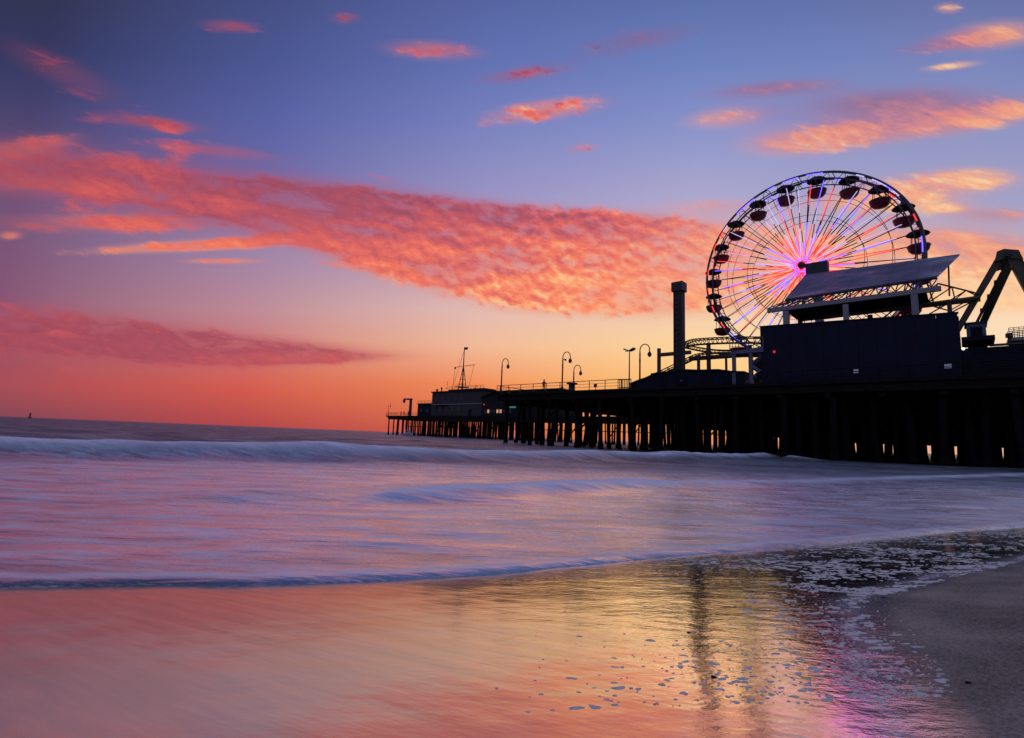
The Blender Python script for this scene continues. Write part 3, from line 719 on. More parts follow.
# signal mast on that roof
vm = va+4
um, zm = hit(464.5, 347, vm); zr = zof2+.6
mast = empty('signal_mast', P(um, vm, zr), 'tall tapering signal mast with yardarm and a small flag on the grey building', 'mast')
zy = hit(464.5, 366, vm)[1]; zl = hit(464.5, 387, vm)[1]
b = MB(); b.tube(P(um, vm, zr-.1), P(um, vm, zm), .26, .13, n=8); b.build('pole', M['dsteel'], mast)
b = MB()
for du, dv in ((-1.15, -.9), (1.15, -.9), (1.15, .9), (-1.15, .9)):
    b.tube(P(um+du, vm+dv, zr-.1), P(um+du*.08, vm+dv*.08, zy-.4), .17, .12)
for t in (.25, .45, .65, .8):
    zz = zr+(zy-zr)*t; k = 1-t*.95
    q = [P(um+du*k, vm+dv*k, zz) for du, dv in ((-1.15, -.9), (1.15, -.9), (1.15, .9), (-1.15, .9))]
    for i in range(4): b.tube(q[i], q[(i+1) % 4], .06)
b.build('lattice', M['dsteel'], mast)
b = MB(); b.pbox(um-1.9, um+1.9, vm-1.4, vm+1.4, zr+.9, zr+1.1); railing(b, um-1.9, um+1.9, vm-1.4, zr+1.1, .9, 1.3); b.build('platform', M['dsteel'], mast)
b = MB(); b.tube(P(hu(455, vm, 366), vm, zy-.1), P(hu(475, vm, 366), vm, zy+.1), .10, .10); ya = b.build('yardarm', M['dsteel'], mast)
b = MB(); b.lathe([(.05, .35), (.3, .1), (.3, -.25), (.05, -.45)], 8, P(hu(455.3, vm, 366), vm, zy-.4)); b.build('signal_ball', M['dsteel'], ya, smooth=True)
b = MB()
for p_, q_ in ((P(hu(455.3, vm, 366), vm, zy-.5), P(um-4, vm-1, zr)), (P(hu(474, vm, 366), vm, zy), P(um+4, vm-1, zr)), (P(um, vm, zm-1), P(um-5.5, vm, zr))): MB().tube(p_, q_, .055).build('stay', M['dsteel'], mast)
fl = MB(); uf = um+.1
for k in range(4): 
    a0, a1 = k*.4, (k+1)*.4
    fl.hexa([P(uf+a0, vm+.06*math.sin(k*2), zm-1.0), P(uf+a1, vm+.06*math.sin(k*2+2), zm-1.05), P(uf+a1, vm+.04+.06*math.sin(k*2+2), zm-1.05), P(uf+a0, vm+.04+.06*math.sin(k*2), zm-1.0), P(uf+a0, vm+.06*math.sin(k*2), zm-.15), P(uf+a1, vm+.06*math.sin(k*2+2), zm-.2), P(uf+a1, vm+.04+.06*math.sin(k*2+2), zm-.2), P(uf+a0, vm+.04+.06*math.sin(k*2), zm-.15)])
fl.build('flag', M['cloth'], mast)
def antenna(px, py0, py1, v, label, zbase=None):
    u, z1 = hit(px, py1, v); z0 = zbase if zbase else hit(px, py0, v)[1]
    a = empty('antenna', P(u, v, z0), label, 'antenna', 'thin antennas on the grey building')
    b = MB(); b.tube(P(u, v, z0), P(u, v, z1), .07, .04); b.build('pole', M['dsteel'], a)
    b = MB(); 
    for k in (.6, .8): b.tube(P(u-.5, v, z0+(z1-z0)*k), P(u+.5, v, z0+(z1-z0)*k+.1), .04)
    b.tube(P(u-.5, v, z0+(z1-z0)*.2), P(u, v, z0+(z1-z0)*.2), .14); b.build('aerial', M['dsteel'], a)
antenna(447.5, 388, 381, va+1.8, 'thin whip antenna on the roof to the left of the signal mast', zof2+.6)
antenna(476, 388, 385, va+2.4, 'short stubby antenna on the roof right of the signal mast', zof2+.6)

# davit crane, lamp, people, boat at the seaward end
uh, zh = hit(411, 399, VF+.9)
cr = empty('boat_hoist', P(uh, VF+.9, DECK), 'dark davit crane with a short arm at the seaward end of the pier', 'crane')
b = MB(); b.tube(P(uh, VF+.9, DECK), P(uh, VF+.9, zh), .55, .50, n=8); b.build('post', M['dsteel'], cr)
b = MB(); ue = hu(404, VF+.9, 399); b.tube(P(uh+.6, VF+.9, zh-.1), P(ue, VF+.9, zh+.05), .36, .30, n=6); ar = b.build('arm', M['dsteel'], cr)
b = MB(); b.lathe([(.2, 0), (.5, -.3), (.45, -1.0), (.15, -1.3)], 8, P(ue+.2, VF+.9, zh-.1)); b.build('hook_block', M['dsteel'], ar)

def person(loc, rz, label, height=1.7, lean=0., armpose=0, group=None):
    """one continuous skinned figure"""
    h = height; me = bpy.data.meshes.new('person')
    pts = {'pel': (0, 0, .53), 'abd': (0, -.005+lean*.3, .62), 'ch': (0, lean*.6, .74), 'nk': (0, lean*.9, .845), 'hd0': (0, .01+lean, .885), 'hd1': (0, .015+lean, .955), 'hd2': (0, .01+lean, .99),
           'hl': (-.055, 0, .50), 'kl': (-.06, .02, .28), 'al': (-.065, -.01, .04), 'tl': (-.07, .08, .02), 'hr': (.055, 0, .50), 'kr': (.065, .03, .28), 'ar': (.075, 0, .04), 'tr': (.08, .09, .02),
           'sl': (-.105, lean*.8, .81), 'el': (-.135, .0+lean*.5, .64), 'wl': (-.12, .08+armpose*.12+lean, .50+armpose*.12), 'fl': (-.115, .11+armpose*.14+lean, .455+armpose*.14),
           'sr': (.105, lean*.8, .81), 'er': (.14, .02+lean*.5, .64), 'wr': (.125, .10+armpose*.12+lean, .52+armpose*.10), 'fr': (.12, .13+armpose*.14+lean, .475+armpose*.12)}
    rad = dict(pel=.085, abd=.078, ch=.088, nk=.036, hd0=.045, hd1=.055, hd2=.04, hl=.062, kl=.04, al=.026, tl=.022, hr=.062, kr=.04, ar=.026, tr=.022, sl=.042, el=.03, wl=.022, fl=.018, sr=.042, er=.03, wr=.022, fr=.018)
    ks = list(pts); ed = [('pel', 'abd'), ('abd', 'ch'), ('ch', 'nk'), ('nk', 'hd0'), ('hd0', 'hd1'), ('hd1', 'hd2'), ('pel', 'hl'), ('hl', 'kl'), ('kl', 'al'), ('al', 'tl'), ('pel', 'hr'), ('hr', 'kr'), ('kr', 'ar'), ('ar', 'tr'), ('ch', 'sl'), ('sl', 'el'), ('el', 'wl'), ('wl', 'fl'), ('ch', 'sr'), ('sr', 'er'), ('er', 'wr'), ('wr', 'fr')]
    me.from_pydata([tuple(c*h for c in pts[k]) for k in ks], [(ks.index(a), ks.index(b_)) for a, b_ in ed], [])
    o = bpy.data.objects.new('person', me); col.objects.link(o)
    md = o.modifiers.new('skin', 'SKIN'); me.skin_vertices  # created by the modifier
    for i, k in enumerate(ks):
        me.skin_vertices[0].data[i].radius = (rad[k]*h, rad[k]*h*.85); me.skin_vertices[0].data[i].use_root = (k == 'pel')
    sb = o.modifiers.new('sub', 'SUBSURF'); sb.levels = 1; sb.render_levels = 1
    me.materials.append(M['cloth'])
    o.location = Vector(loc); o.rotation_euler = (0, 0, rz)
    tag(o, label, 'person', group)
    hb = MB(); hb.lathe([(.02*h, -.055*h), (.056*h, -.03*h), (.064*h, .01*h), (.05*h, .045*h), (.015*h, .062*h)], 10, (0, lean*h, .955*h)); 
    hr_ = hb.build('hair', M['canopy'], None, smooth=True); hr_.parent = o
    return o
for px, py, ln, lab in ((401, 414, .05, 'person in dark clothing leaning on the end rail left of the crane, farthest out'), (404, 414, .12, 'person in dark clothing bent over the rail just left of the crane post'), (408, 414, .0, 'person in dark clothing standing upright against the crane post')):
    u = hu(px, VF+.7, py); person(P(u, VF+.75, DECK), HEAD+PI+random.uniform(-.4, .4), lab, 1.75, ln, 1)
person(P(hu(543.8, .6, 388), .6, DECK), HEAD+.4, 'lone person in dark clothing standing at the pier railing between two lamps', 1.72, .02, .4)

ub_, zb_ = hit(408, 434, VF-2)
bo = empty('moored_boat', P(ub_, VF-2, 0), 'small pale cabin boat moored below the seaward end of the pier', 'boat', rz=HEAD)
def local_boat():
    b = MB(); secs = [(-2.6, .8, .65), (-1.2, 1.0, .62), (.6, .95, .72), (2.0, .55, .95), (2.9, .06, 1.15)]
    vs = []
    for x, w, z in secs: vs += [(x, -w, z), (x, -w*.75, -.1), (x, 0, -.3), (x, w*.75, -.1), (x, w, z)]
    fs = [(i*5+j, i*5+j+1, (i+1)*5+j+1, (i+1)*5+j) for i in range(4) for j in range(4)] + [(0, 1, 2, 3, 4)] + [(i*5+4, i*5, (i+1)*5, (i+1)*5+4) for i in range(4)]
    b.add(vs, fs); return b
W = world_of(bo)
def loc_build(mb, name, m_, par): 
    mb.v = [tuple(world_of(bo) @ Vector(p)) for p in mb.v]; return mb.build(name, m_, par)
loc_build(local_boat(), 'hull', M['hull'], bo)
b = MB(); b.hexa([(-1.0, -.65, .66), (1.2, -.6, .74), (1.2, .6, .74), (-1.0, .65, .66), (-.9, -.55, 1.9), (.7, -.5, 1.9), (.7, .5, 1.9), (-.9, .55, 1.9)]); cab = loc_build(b, 'cabin', M['hull'], bo)
b = MB(); b.box(-.7, .5, -.66, -.6, 1.2, 1.65); loc_build(b, 'window', M['glass'], cab)
b = MB(); b.tube((-.2, 0, 1.9), (-.2, 0, 3.4), .05); loc_build(b, 'aerial', M['dsteel'], bo)

# restaurant with the sloping roof, lit windows and sign
vr = VF+1.6
r0, r1 = uc+.6, hu(560, vr, 405)
zr0 = hit(484, 397, vr)[1]; zr1 = hit(496, 391, vr)[1]
rs = empty('restaurant', P(r0, vr, DECK), 'dark pier restaurant with sloping roof, lit windows and a teal glowing sign', 'building')
b = MB(); b.prism([(r0, DECK+.004), (r1, DECK+.004), (r1, zr1-.35), (hu(496, vr, 391), zr1-.35), (r0, zr0-.35)], vr, vr+9); b.build('wall', M['roof'], rs)
b = MB(); uk = hu(496, vr, 391)
b.prism([(r0-.3, zr0-.34), (uk, zr1-.34), (r1+.3, zr1-.34), (r1+.3, zr1), (uk, zr1), (r0-.3, zr0)], vr-.6, vr+9.4); b.build('roof', M['roof'], rs)
wins(rs, hu(479+5, vr, 411), hu(512, vr, 411), 9, hit(490, 413, vr)[1], hit(490, 409.6, vr)[1], vr, [M['glass'], M['warm'], M['glass'], M['glass'], M['warm'], M['warm'], M['glass'], M['warm'], M['glass']], .8)
b = MB(); q0, q1 = hit(510, 408, vr), hit(516, 406.4, vr); b.pbox(q0[0], q1[0], vr-.25, vr-.005, q0[1], q1[1]); b.build('sign_board', M['tealglow'], rs)
b = MB(); q = hit(478.7+6, 404.5, vr); b.lathe([(.08, -.22), (.22, -.1), (.22, .1), (.08, .22)], 10, P(q[0], vr-.3, q[1])); b.build('lamp', M['redglow'], rs, smooth=True)
b = MB(); b.pbox(hu(505, vr, 412), hu(530, vr, 412), vr-1.6, vr-.004, hit(510, 404.5, vr)[1], hit(510, 404.0, vr)[1]+.1); b.build('awning', M['navy2'], rs)

# ------------------------------------------------------------------ lamps
def make_lamp(h=5.0):
    root = empty('street_lamp', (0, 0, 0)); tag(root, None, 'street lamp', 'crook-necked lamps along the pier')
    b = MB(); b.lathe([(.20, 0), (.20, .5), (.12, .62), (.10, .8), (.085, h*.82), (.07, h*.87)], 10); b.build('pole', M['dsteel'], root, smooth=True)
    b = MB(); r = h*.118; pts = [(0, 0, h*.80), (0, 0, h*.9)]
    for k in range(11):
        a = PI - k*PI*1.02/10; pts.append((r+r*math.cos(a), 0, h*.9+r*1.1*math.sin(a)))
    pts.append((2*r, 0, h*.83)); b.path(pts, .06, 6); b.build('crook_arm', M['dsteel'], root, smooth=True)
    b = MB(); b.lathe([(.05, .28), (.13, .2), (.22, .02), (.24, -.06), (.19, -.24), (.09, -.36), (.02, -.38)], 12, (2*r, 0, h*.80)); b.build('lamp_head', M['dsteel'], root, smooth=True)
    b = MB(); b.tube((0, 0, h*.62), (0, 0, h*.70), .1); b.build('junction_box', M['dsteel'], root)
    return root
lamp0 = make_lamp(5.0)
used = [False]
def lamp(px, ptop, v, label, z0=DECK, ext=None):
    u, zt = hit(px, ptop, v); o = lamp0 if not used[0] else copy_tree(lamp0); used[0] = True
    s_ = (zt-z0)/(5*.998); o.location = P(u, v, z0); o.scale = (s_,)*3; o.rotation_euler = (0, 0, HEAD); o['label'] = label
    return o
lamp(502.4, 360, .7, 'crook-necked lamp at the seaward corner of the wide pier, right of the signal mast')
l2 = lamp(563, 353.5, .5, 'tallest crook-necked lamp with a bracket, beside the flared pillar')
b = MB(); b.tube((0, 0, 4.25), (.42, 0, 4.12), .05); b.tube((.42, 0, 4.0), (.42, 0, 4.25), .12); b.v = [tuple(world_of(l2) @ Vector(p)) for p in b.v]; b.build('bracket_light', M['dsteel'], l2)
lamp(574, 366.5, 14, 'small distant crook-necked lamp rising behind the flared pillar')
lamp(640, 346, 1.4, 'crook-necked lamp beside the twin floodlight pole')
u_, z_ = hit(389, 404, VF+.8); lm = lamp(389, 404, VF+.8, 'tiny crook-necked lamp at the far seaward tip of the pier')
# twin floodlight pole
u_, z_ = hit(629.5, 350, 2.0)
tf = empty('floodlight_pole', P(u_, 2.0, DECK), 'slim pole with two flat floodlights spread like a T', 'floodlight')
b = MB(); b.tube(P(u_, 2, DECK), P(u_, 2, z_-.1), .09, .06, n=8); b.build('pole', M['dsteel'], tf)
b = MB(); b.tube(P(u_-.55, 2, z_-.12), P(u_+.55, 2, z_-.12), .05); b.build('crossbar', M['dsteel'], tf)
for sgn in (-1, 1):
    b = MB(); c = u_+sgn*.38
    b.hexa([P(c-.3, 1.7, z_-.06+.12*sgn*-1), P(c+.3, 1.7, z_-.06+.12*sgn), P(c+.3, 2.3, z_-.06+.12*sgn), P(c-.3, 2.3, z_-.06-.12*sgn), P(c-.28, 1.72, z_+.1-.12*sgn), P(c+.28, 1.72, z_+.1+.12*sgn), P(c+.28, 2.28, z_+.1+.12*sgn), P(c-.28, 2.28, z_+.1-.12*sgn)])
    b.build('floodlight', M['dsteel'], tf)
# flared pillar, notice board, gate panel
u_, zt = hit(572, 383, .3)
b = MB(); b.lathe([(.46, 0), (.42, .1), (.40, .75), (.55, 1.0), (.72, zt-DECK-.12), (.70, zt-DECK)], 14, P(u_, .3, DECK)); tag(b.build('flared_pillar', M['dsteel'], smooth=True), 'stout round dark pillar flaring at the top beside the tall lamp', 'pillar')
u_, zt = hit(595.5, 383.6, -.2)
nb = empty('notice_board', P(u_, -.2, DECK), 'small square dark notice board fixed on the pier railing', 'notice board')
b = MB(); b.pbox(u_-.22, u_+.22, -.24, -.2, zt-.45, zt); b.build('board', M['dsteel'], nb)
b = MB(); b.tube(P(u_, -.18, DECK), P(u_, -.18, zt-.1), .04); b.build('post', M['dsteel'], nb)
g0, g1 = hu(618, .2, 385), hu(631, .2, 385); zg = hit(624, 379.5, .2)[1]
gt = empty('mesh_gate', P(g0, .2, DECK), 'closely barred reddish gate at the end of the open railing', 'gate')
b = MB()
for k in range(9): a = g0+(g1-g0)*k/8; b.tube(P(a, .2, DECK), P(a, .2, zg), .045, n=5)
b.build('infill', M['track'], gt)
b = MB(); b.tube(P(g0, .2, zg), P(g1, .2, zg), .07); b.tube(P(g0, .2, DECK+.15), P(g1, .2, DECK+.15), .06); b.build('frame', M['track'], gt)

# ------------------------------------------------------------------ arcade shed, tower, coaster
vs_ = 1.0
pt = [(630, 383.5), (640, 379.5), (651, 376), (652, 373.5), (675, 370.5), (682, 369.2), (700, 369.8), (719, 369.2), (732, 371), (745, 371.3)]
poly = [(hit(630, 383, vs_)[0], DECK+.004)] + [hit(x, y, vs_) for x, y in pt]
poly += [(poly[-1][0], DECK+.004)]
ac = empty('arcade_shed', P(poly[0][0], vs_, DECK), 'long low dark teal building with a gently curved roofline below the thrill tower', 'building')
b = MB(); b.prism([(u, max(z-.12, DECK+.01)) for u, z in poly], vs_, vs_+7); b.build('wall', M['teal'], ac)
b = MB(); top = poly[1:-1]; b.prism(top + [(u, z-.115) for u, z in reversed(top)], vs_-.25, vs_+7.3); b.build('roof', M['roof'], ac)
b = MB(); q = hit(682, 381, vs_); b.lathe([(.05, -.12), (.14, -.05), (.14, .08), (.05, .12)], 8, P(q[0], vs_-.16, q[1])); b.build('wall_lamp', M['steel'], ac)
for x in (656, 676, 700, 722):
    q0, q1 = hit(x, 380, vs_), hit(x+11, 375, vs_); MB().pbox(q0[0], q1[0], vs_-.05, vs_+.05, DECK+.3, q1[1]).build('shutter', M['navy2'], ac)
vt = 6.5
u_, zt = hit(679, 283, vt); w = abs(hu(684.3, vt, 330)-hu(673.5, vt, 330))/2*.76
tw = empty('thrill_tower', P(u_, vt, DECK), 'tall square dark tower with a wider cap, standing alone left of the wheel', 'tower')
zc = hit(679, 292, vt)[1]
b = MB(); b.pbox(u_-w, u_+w, vt-w, vt+w, DECK, zc); b.build('shaft', M['tower'], tw)
b = MB(); b.pbox(u_-w*1.35, u_+w*1.35, vt-w*1.35, vt+w*1.35, zc+.003, zt); b.build('cap', M['dsteel'], tw)
b = MB()
for k in range(16):
    z = DECK+2+(zc-DECK-3)*k/15; b.pbox(u_-w*.55, u_+w*.55, vt-w-.07, vt-w-.004, z, z+.16)
b.build('ladder', M['dsteel'], tw)
for k in (-.85, .7): MB().pbox(u_+w*k, u_+w*(k+.15), vt-w-.12, vt-w-.003, DECK+1, zc-.2).build('guide_rail', M['dsteel'], tw)

vc = 12.
rc = empty('roller_coaster', P(hu(700, vc), vc, DECK), 'small brown steel roller coaster track curving behind the arcade shed', 'roller coaster')
def px_path(pts, v, dv=0., n=40):
    q = [(*hit(x, y, v), v) for x, y in pts]; a = np.array([(u, v_+dv, z) for u, z, v_ in q])
    t = np.linspace(0, len(a)-1, n); i = np.arange(len(a)); 
    # smooth interpolation (Catmull-Rom)
    out = []
    for tt in t:
        k = min(int(tt), len(a)-2); f = tt-k; p0, p1, p2, p3 = a[max(k-1, 0)], a[k], a[k+1], a[min(k+2, len(a)-1)]
        out.append(.5*((2*p1)+(-p0+p2)*f+(2*p0-5*p1+4*p2-p3)*f*f+(-p0+3*p1-3*p2+p3)*f**3))
    return [P(*o) for o in out]
def track(name, pts, v, gauge=.9, r=.075, drop=.45, ties=18):
    b = MB(); A = px_path(pts, v, 0); B = px_path(pts, v, gauge); Cc = [(p+q)/2-np.array([0, 0, drop]) for p, q in zip(A, B)]
    b.path(A, r); b.path(B, r); b.path(Cc, .14)
    for i in range(0, len(A), max(1, len(A)//ties)): b.tube(A[i], B[i], .05); b.tube(A[i], Cc[i], .05); b.tube(B[i], Cc[i], .05)
    b.build(name, M['track'], rc)
track('track', [(638, 381), (660, 371), (684, 359.5), (697, 354), (715, 352.5), (765, 352)], vc)
track('track', [(684, 342.5), (692, 339.5), (710, 338), (735, 337), (770, 337)], vc+4, 1.2, .085, .7)
track('track', [(683, 344), (700, 347.5), (722, 350), (765, 349)], vc+7)
for px, y0, v, r in ((659, 348.5, vc-.6, .26), (698.5, 355, vc+.5, .22), (708.5, 343, vc+4.5, .30), (726, 353, vc+.5, .16), (750, 345, vc+4.5, .25)):
    u_, z_ = hit(px, y0, v); b = MB(); b.tube(P(u_, v, DECK), P(u_, v, z_), r, r, n=8); b.build('support', M['track'], rc)
b = MB(); q0, q1 = hit(659, 355, vc-.6), hit(676, 355, vc-.6); b.pbox(q0[0], q1[0]+2, vc-.85, vc-.4, q0[1]-.22, q0[1]+.22); b.build('cross_beam', M['track'], rc)
b = MB(); q0, q1 = hit(690, 356, vc+2), hit(765, 353.5, vc+2); b.pbox(q0[0], q1[0], vc+1.6, vc+2.1, q1[1]-.25, q1[1]+.25); b.build('cross_beam', M['track'], rc)

# ------------------------------------------------------------------ the wheel
HUB = Vector(at(804, 268, 72)); WR = 14.05
E1 = Vector(UD); AX = Vector(VD); EZ = Vector((0, 0, 1))
wh = empty('ferris_wheel', (HUB.x, HUB.y, DECK), 'huge ferris wheel with red and blue lit spokes and hanging red gondolas', 'ferris wheel')
def wp(r, a, off): return HUB + E1*(r*math.sin(a)) + EZ*(r*math.cos(a)) + AX*off
LEDS = [M['ledr'], M['ledb'], M['ledw'], M['dsteel']]
for off in (-1.25, 1.25):
    b = MB(); k = 120
    b.path([wp(WR, 2*PI*i/k, off) for i in range(k)], .17, 8, True)
    b.path([wp(WR*.935, 2*PI*i/k, off) for i in range(k)], .085, 6, True)
    for i in range(80):
        a = 2*PI*i/80; b.tube(wp(WR*.935, a, off), wp(WR, a+(PI/80 if i % 2 else -PI/80), off), .045, n=4)
    rm = b.build('rim', M['rim'], wh)
    lb = MB(); kk = 80; lb.path([wp(WR*.985, 2*PI*i/kk, off-.18) for i in range(kk)], .07, 5, True)
    cs = [random.choice([0, 1, 1, 2]) if random.random() < .38 else 3 for i in range(kk)]; lb.mi = [cs[j//5] for j in range(len(lb.f))]
    lb.build('light_strip', LEDS, rm)
    b = MB()
    for rr in (.545, .765): b.path([wp(WR*rr, 2*PI*i/80, off) for i in range(80)], .035, 4, True)
    b.build('cable_ring', M['dsteel'], wh)
    ns = 48
    for i in range(ns):
        a = 2*PI*(i+(.5 if off > 0 else 0))/ns
        ah = a+(.22 if i % 2 else -.22)
        b = MB(); b.tube(wp(.6, ah, off*.8), wp(WR*.935, a, off), .048, n=5); sp = b.build('spoke', M['rim'], wh)
        p0, p1 = wp(.6, ah, off*.8-.12), wp(WR*.935, a, off-.12)
        c = random.choice([0, 0, 0, 1, 2]); inner = random.uniform(.28, .5); t = inner+random.uniform(.08, .25)
        e_ = min(.97, t+random.uniform(.2, .42)); c2 = random.choice([0, 1, 2, 2]) if random.random() < .8 else 3
        lb = MB(); lb.path([p0, p0.lerp(p1, inner), p0.lerp(p1, t), p0.lerp(p1, e_)], [.07, .06, .055, .05], 5)
        lb.mi = [c]*5+[3]*5+[c2]*5+[3, 3]
        lb.build('light_strip', LEDS, sp)
for i in range(20):
    a = 2*PI*(i+.5)/20; MB().tube(wp(WR*.935, a, -1.25), wp(WR*.935, a, 1.25), .1).build('cross_tie', M['rim'], wh)
    a = 2*PI*i/20; MB().tube(wp(WR, a, -1.25), wp(WR, a, 1.25), .06).build('cross_tie', M['rim'], wh)
b = MB(); b.tube(HUB-AX*1.7, HUB+AX*1.7, .5, n=18); hb = b.build('hub', M['dsteel'], wh)
b = MB()
for rr, c in ((.66, 0), (.95, 1)): b.path([wp(rr, 2*PI*i/24, -1.45) for i in range(24)], .08, 6, True, mi=c)
for i in range(12): b.tube(wp(.66, 2*PI*i/12, -1.45), wp(1.5, 2*PI*i/12, -1.35), .07, n=5, mi=i % 2)
b.build('hub_light', [M['ledr'], M['ledb']], hb)
b = MB(); hp = Vector(P(*[*hit(817, 268.5, np.dot(np.array(HUB)-PC, VD)-2.6)[:1], 0, 0]))
uh_, zh_ = hit(817, 268.5, float(np.dot(np.array(HUB)-PC, VD))-2.6); vh_ = float(np.dot(np.array(HUB)-PC, VD))-2.6
b.pbox(uh_-1.35, uh_+1.35, vh_-.4, vh_+.9, zh_-.85, zh_+.85); b.build('drive_housing', M['dsteel'], wh)
MB().pbox(uh_-.5, uh_+.5, vh_-.15, vh_+.65, DECK, zh_-.853).build('support_pylon', M['steel'], wh)
b = MB(); b.tube(HUB-AX*1.9, Vector(P(uh_, vh_+.2, zh_)), .3, n=10); b.build('drive_shaft', M['dsteel'], wh)
for off in (2.1,):
    for s_ in (-1, 1):
        b = MB(); q = HUB+AX*off; b.tube(q, Vector((q.x, q.y, DECK))+E1*(s_*3.5)+AX*(off*.5), .13, .34, n=10); b.build('support_leg', M['steel'], wh)
# gondolas: one source, nineteen copies
gd = bpy.data.objects.new('gondola', None); col.objects.link(gd); gd.parent = wh; gd.scale = (.98,)*3
g = MB(); g.lathe([(.25, -2.95), (.85, -2.8), (1.15, -2.45), (1.25, -2.0), (1.31, -1.95), (1.31, -1.83), (1.20, -1.80), (1.10, -2.0), (.2, -2.2)], 16) if True else g.lathe([(.25, -2.55), (.85, -2.4), (1.15, -2.0), (1.22, -1.55), (1.28, -1.5), (1.28, -1.38), (1.18, -1.36), (1.10, -1.6), (.2, -1.75)], 16)
def childb(mb, name, m_, par):
    me_o = mb.build(name, m_, None, smooth=True); me_o.parent = par; return me_o
childb(g, 'basket', M['red'], gd)
g = MB(); g.lathe([(.08, .42), (.5, .32), (1.05, .05), (1.34, -.22), (1.30, -.28), (.9, -.12), (.08, .0)], 16); childb(g, 'canopy', M['canopy'], gd)
g = MB(); g.tube((0, 0, .1), (0, 0, -2.3), .07)
for k in range(4):
    q = PI/4+k*PI/2; g.tube((.9*math.cos(q), .9*math.sin(q), -.1), (1.1*math.cos(q), 1.1*math.sin(q), -1.95), .045)
g.tube((0, -1.25, 0.02), (0, 1.25, .02), .08); ho = childb(g, 'hanger', M['dsteel'], gd)
g = MB(); g.lathe([(.55, -2.2), (.6, -1.75), (.5, -1.7), (.1, -1.7)], 12); childb(g, 'seat', M['canopy'], gd)
ginv = world_of(wh).inverted()
for i in range(20):
    a = 2*PI*(i+.5)/20; o = gd if i == 0 else copy_tree(gd, wh)
    o.location = ginv @ (wp(WR*.965, a, 0)); o.rotation_euler = (0, 0, HEAD)
# loading stair + blue steel posts below the wheel
vl = 1.1
st_ = empty('boarding_stair', P(hu(750, vl), vl, DECK), 'blue grey steel stair zigzagging up beside the navy wall', 'stair')
def zz(px, py): u, z = hit(px, py, vl); return u, z
b = MB(); pts = [(746, 384), (760, 372), (750, 365), (762, 357), (757, 350)]
for (x0, y0), (x1, y1) in zip(pts[:-1], pts[1:]):
    a, c = zz(x0, y0), zz(x1, y1)
    for dv in (0, 1.2): b = MB(); b.tube(P(a[0], vl+dv, a[1]), P(c[0], vl+dv, c[1]), .20, n=4); b.build('stringer', M['steel'], st_)
b = MB()
for (x0, y0), (x1, y1) in zip(pts[:-1], pts[1:]):
    a, c = zz(x0, y0), zz(x1, y1)
    for k in range(7): 
        t = (k+.5)/7; u = a[0]+(c[0]-a[0])*t; z = a[1]+(c[1]-a[1])*t; MB().pbox(u-.16, u+.16, vl+.1, vl+1.1, z-.03, z+.03).build('tread', M['steel'], st_)
b = MB()
for px, y0 in ((734, 352), (751, 351)): u, z = zz(px, y0); b.pbox(u-.16, u+.16, vl-.2, vl+.12, DECK, z)
a, c = zz(731, 353.5), zz(764, 346.5); b.pbox(a[0], c[0], vl-.3, vl+2.2, a[1]-.12, a[1]+.08, a[1]+.08+.35); b.build('landing', M['steel'], st_)
b = MB(); railing(b, a[0], c[0], vl-.3, a[1]+.3, 1.0, 1.2); b.build('railing', M['steel'], st_)

# ------------------------------------------------------------------ navy wall and stage roof
vw = .9
wl, zl_ = hit(760, 327, vw); wr, zr_ = hit(957.5, 313, vw)
nw = empty('navy_wall', P(wl, vw, DECK), 'tall blank navy wall with two small white signs at the pier edge below the wheel', 'wall')
n = 11
for i in range(n):
    u0 = wl+(wr-wl)*i/n; u1 = wl+(wr-wl)*(i+1)/n-.02; z0 = zl_+(zr_-zl_)*i/n; z1 = zl_+(zr_-zl_)*(i+1)/n
    MB().pbox(u0, u1, vw, vw+.35, DECK+.003, z0, z1).build('panel', M['navy'], nw)
mbp = MB(); mbp.hexa([P(wl-.06, vw-.08, zl_+.004), P(wr+.06, vw-.08, zr_+.004), P(wr+.06, vw+.43, zr_+.004), P(wl-.06, vw+.43, zl_+.004), P(wl-.06, vw-.08, zl_+.09), P(wr+.06, vw-.08, zr_+.09), P(wr+.06, vw+.43, zr_+.09), P(wl-.06, vw+.43, zl_+.09)]); mbp.build('coping', M['navy2'], nw)
for i in range(12):
    u0 = wl+(wr-wl)*i/11; MB().tube(P(u0, vw+1.6, DECK), P(u0, vw+.36, zl_-.8), .06).build('back_brace', M['dsteel'], nw)
for px, py in ((855.5, 371.3), (948, 366.3)):
    u_, z_ = hit(px, py, vw); b = MB(); b.pbox(u_-.22, u_+.22, vw-.05, vw-.004, z_-.16, z_-.02); b.pbox(u_-.22, u_+.22, vw-.05, vw-.004, z_+.03, z_+.17); b.build('small_sign', M['sign'], nw)
u_, z_ = hit(774.6, 352, vw); b = MB(); b.lathe([(.04, -.12), (.11, -.08), (.11, .08), (.04, .12)], 10, P(u_, vw-.13, z_)); b.build('red_lamp', M['redglow'], nw, smooth=True)
b = MB(); railing(b, wl, wr+12, -.15, DECK, 1.0, 1.8); b.build('edge_rail', M['wood'], ap)

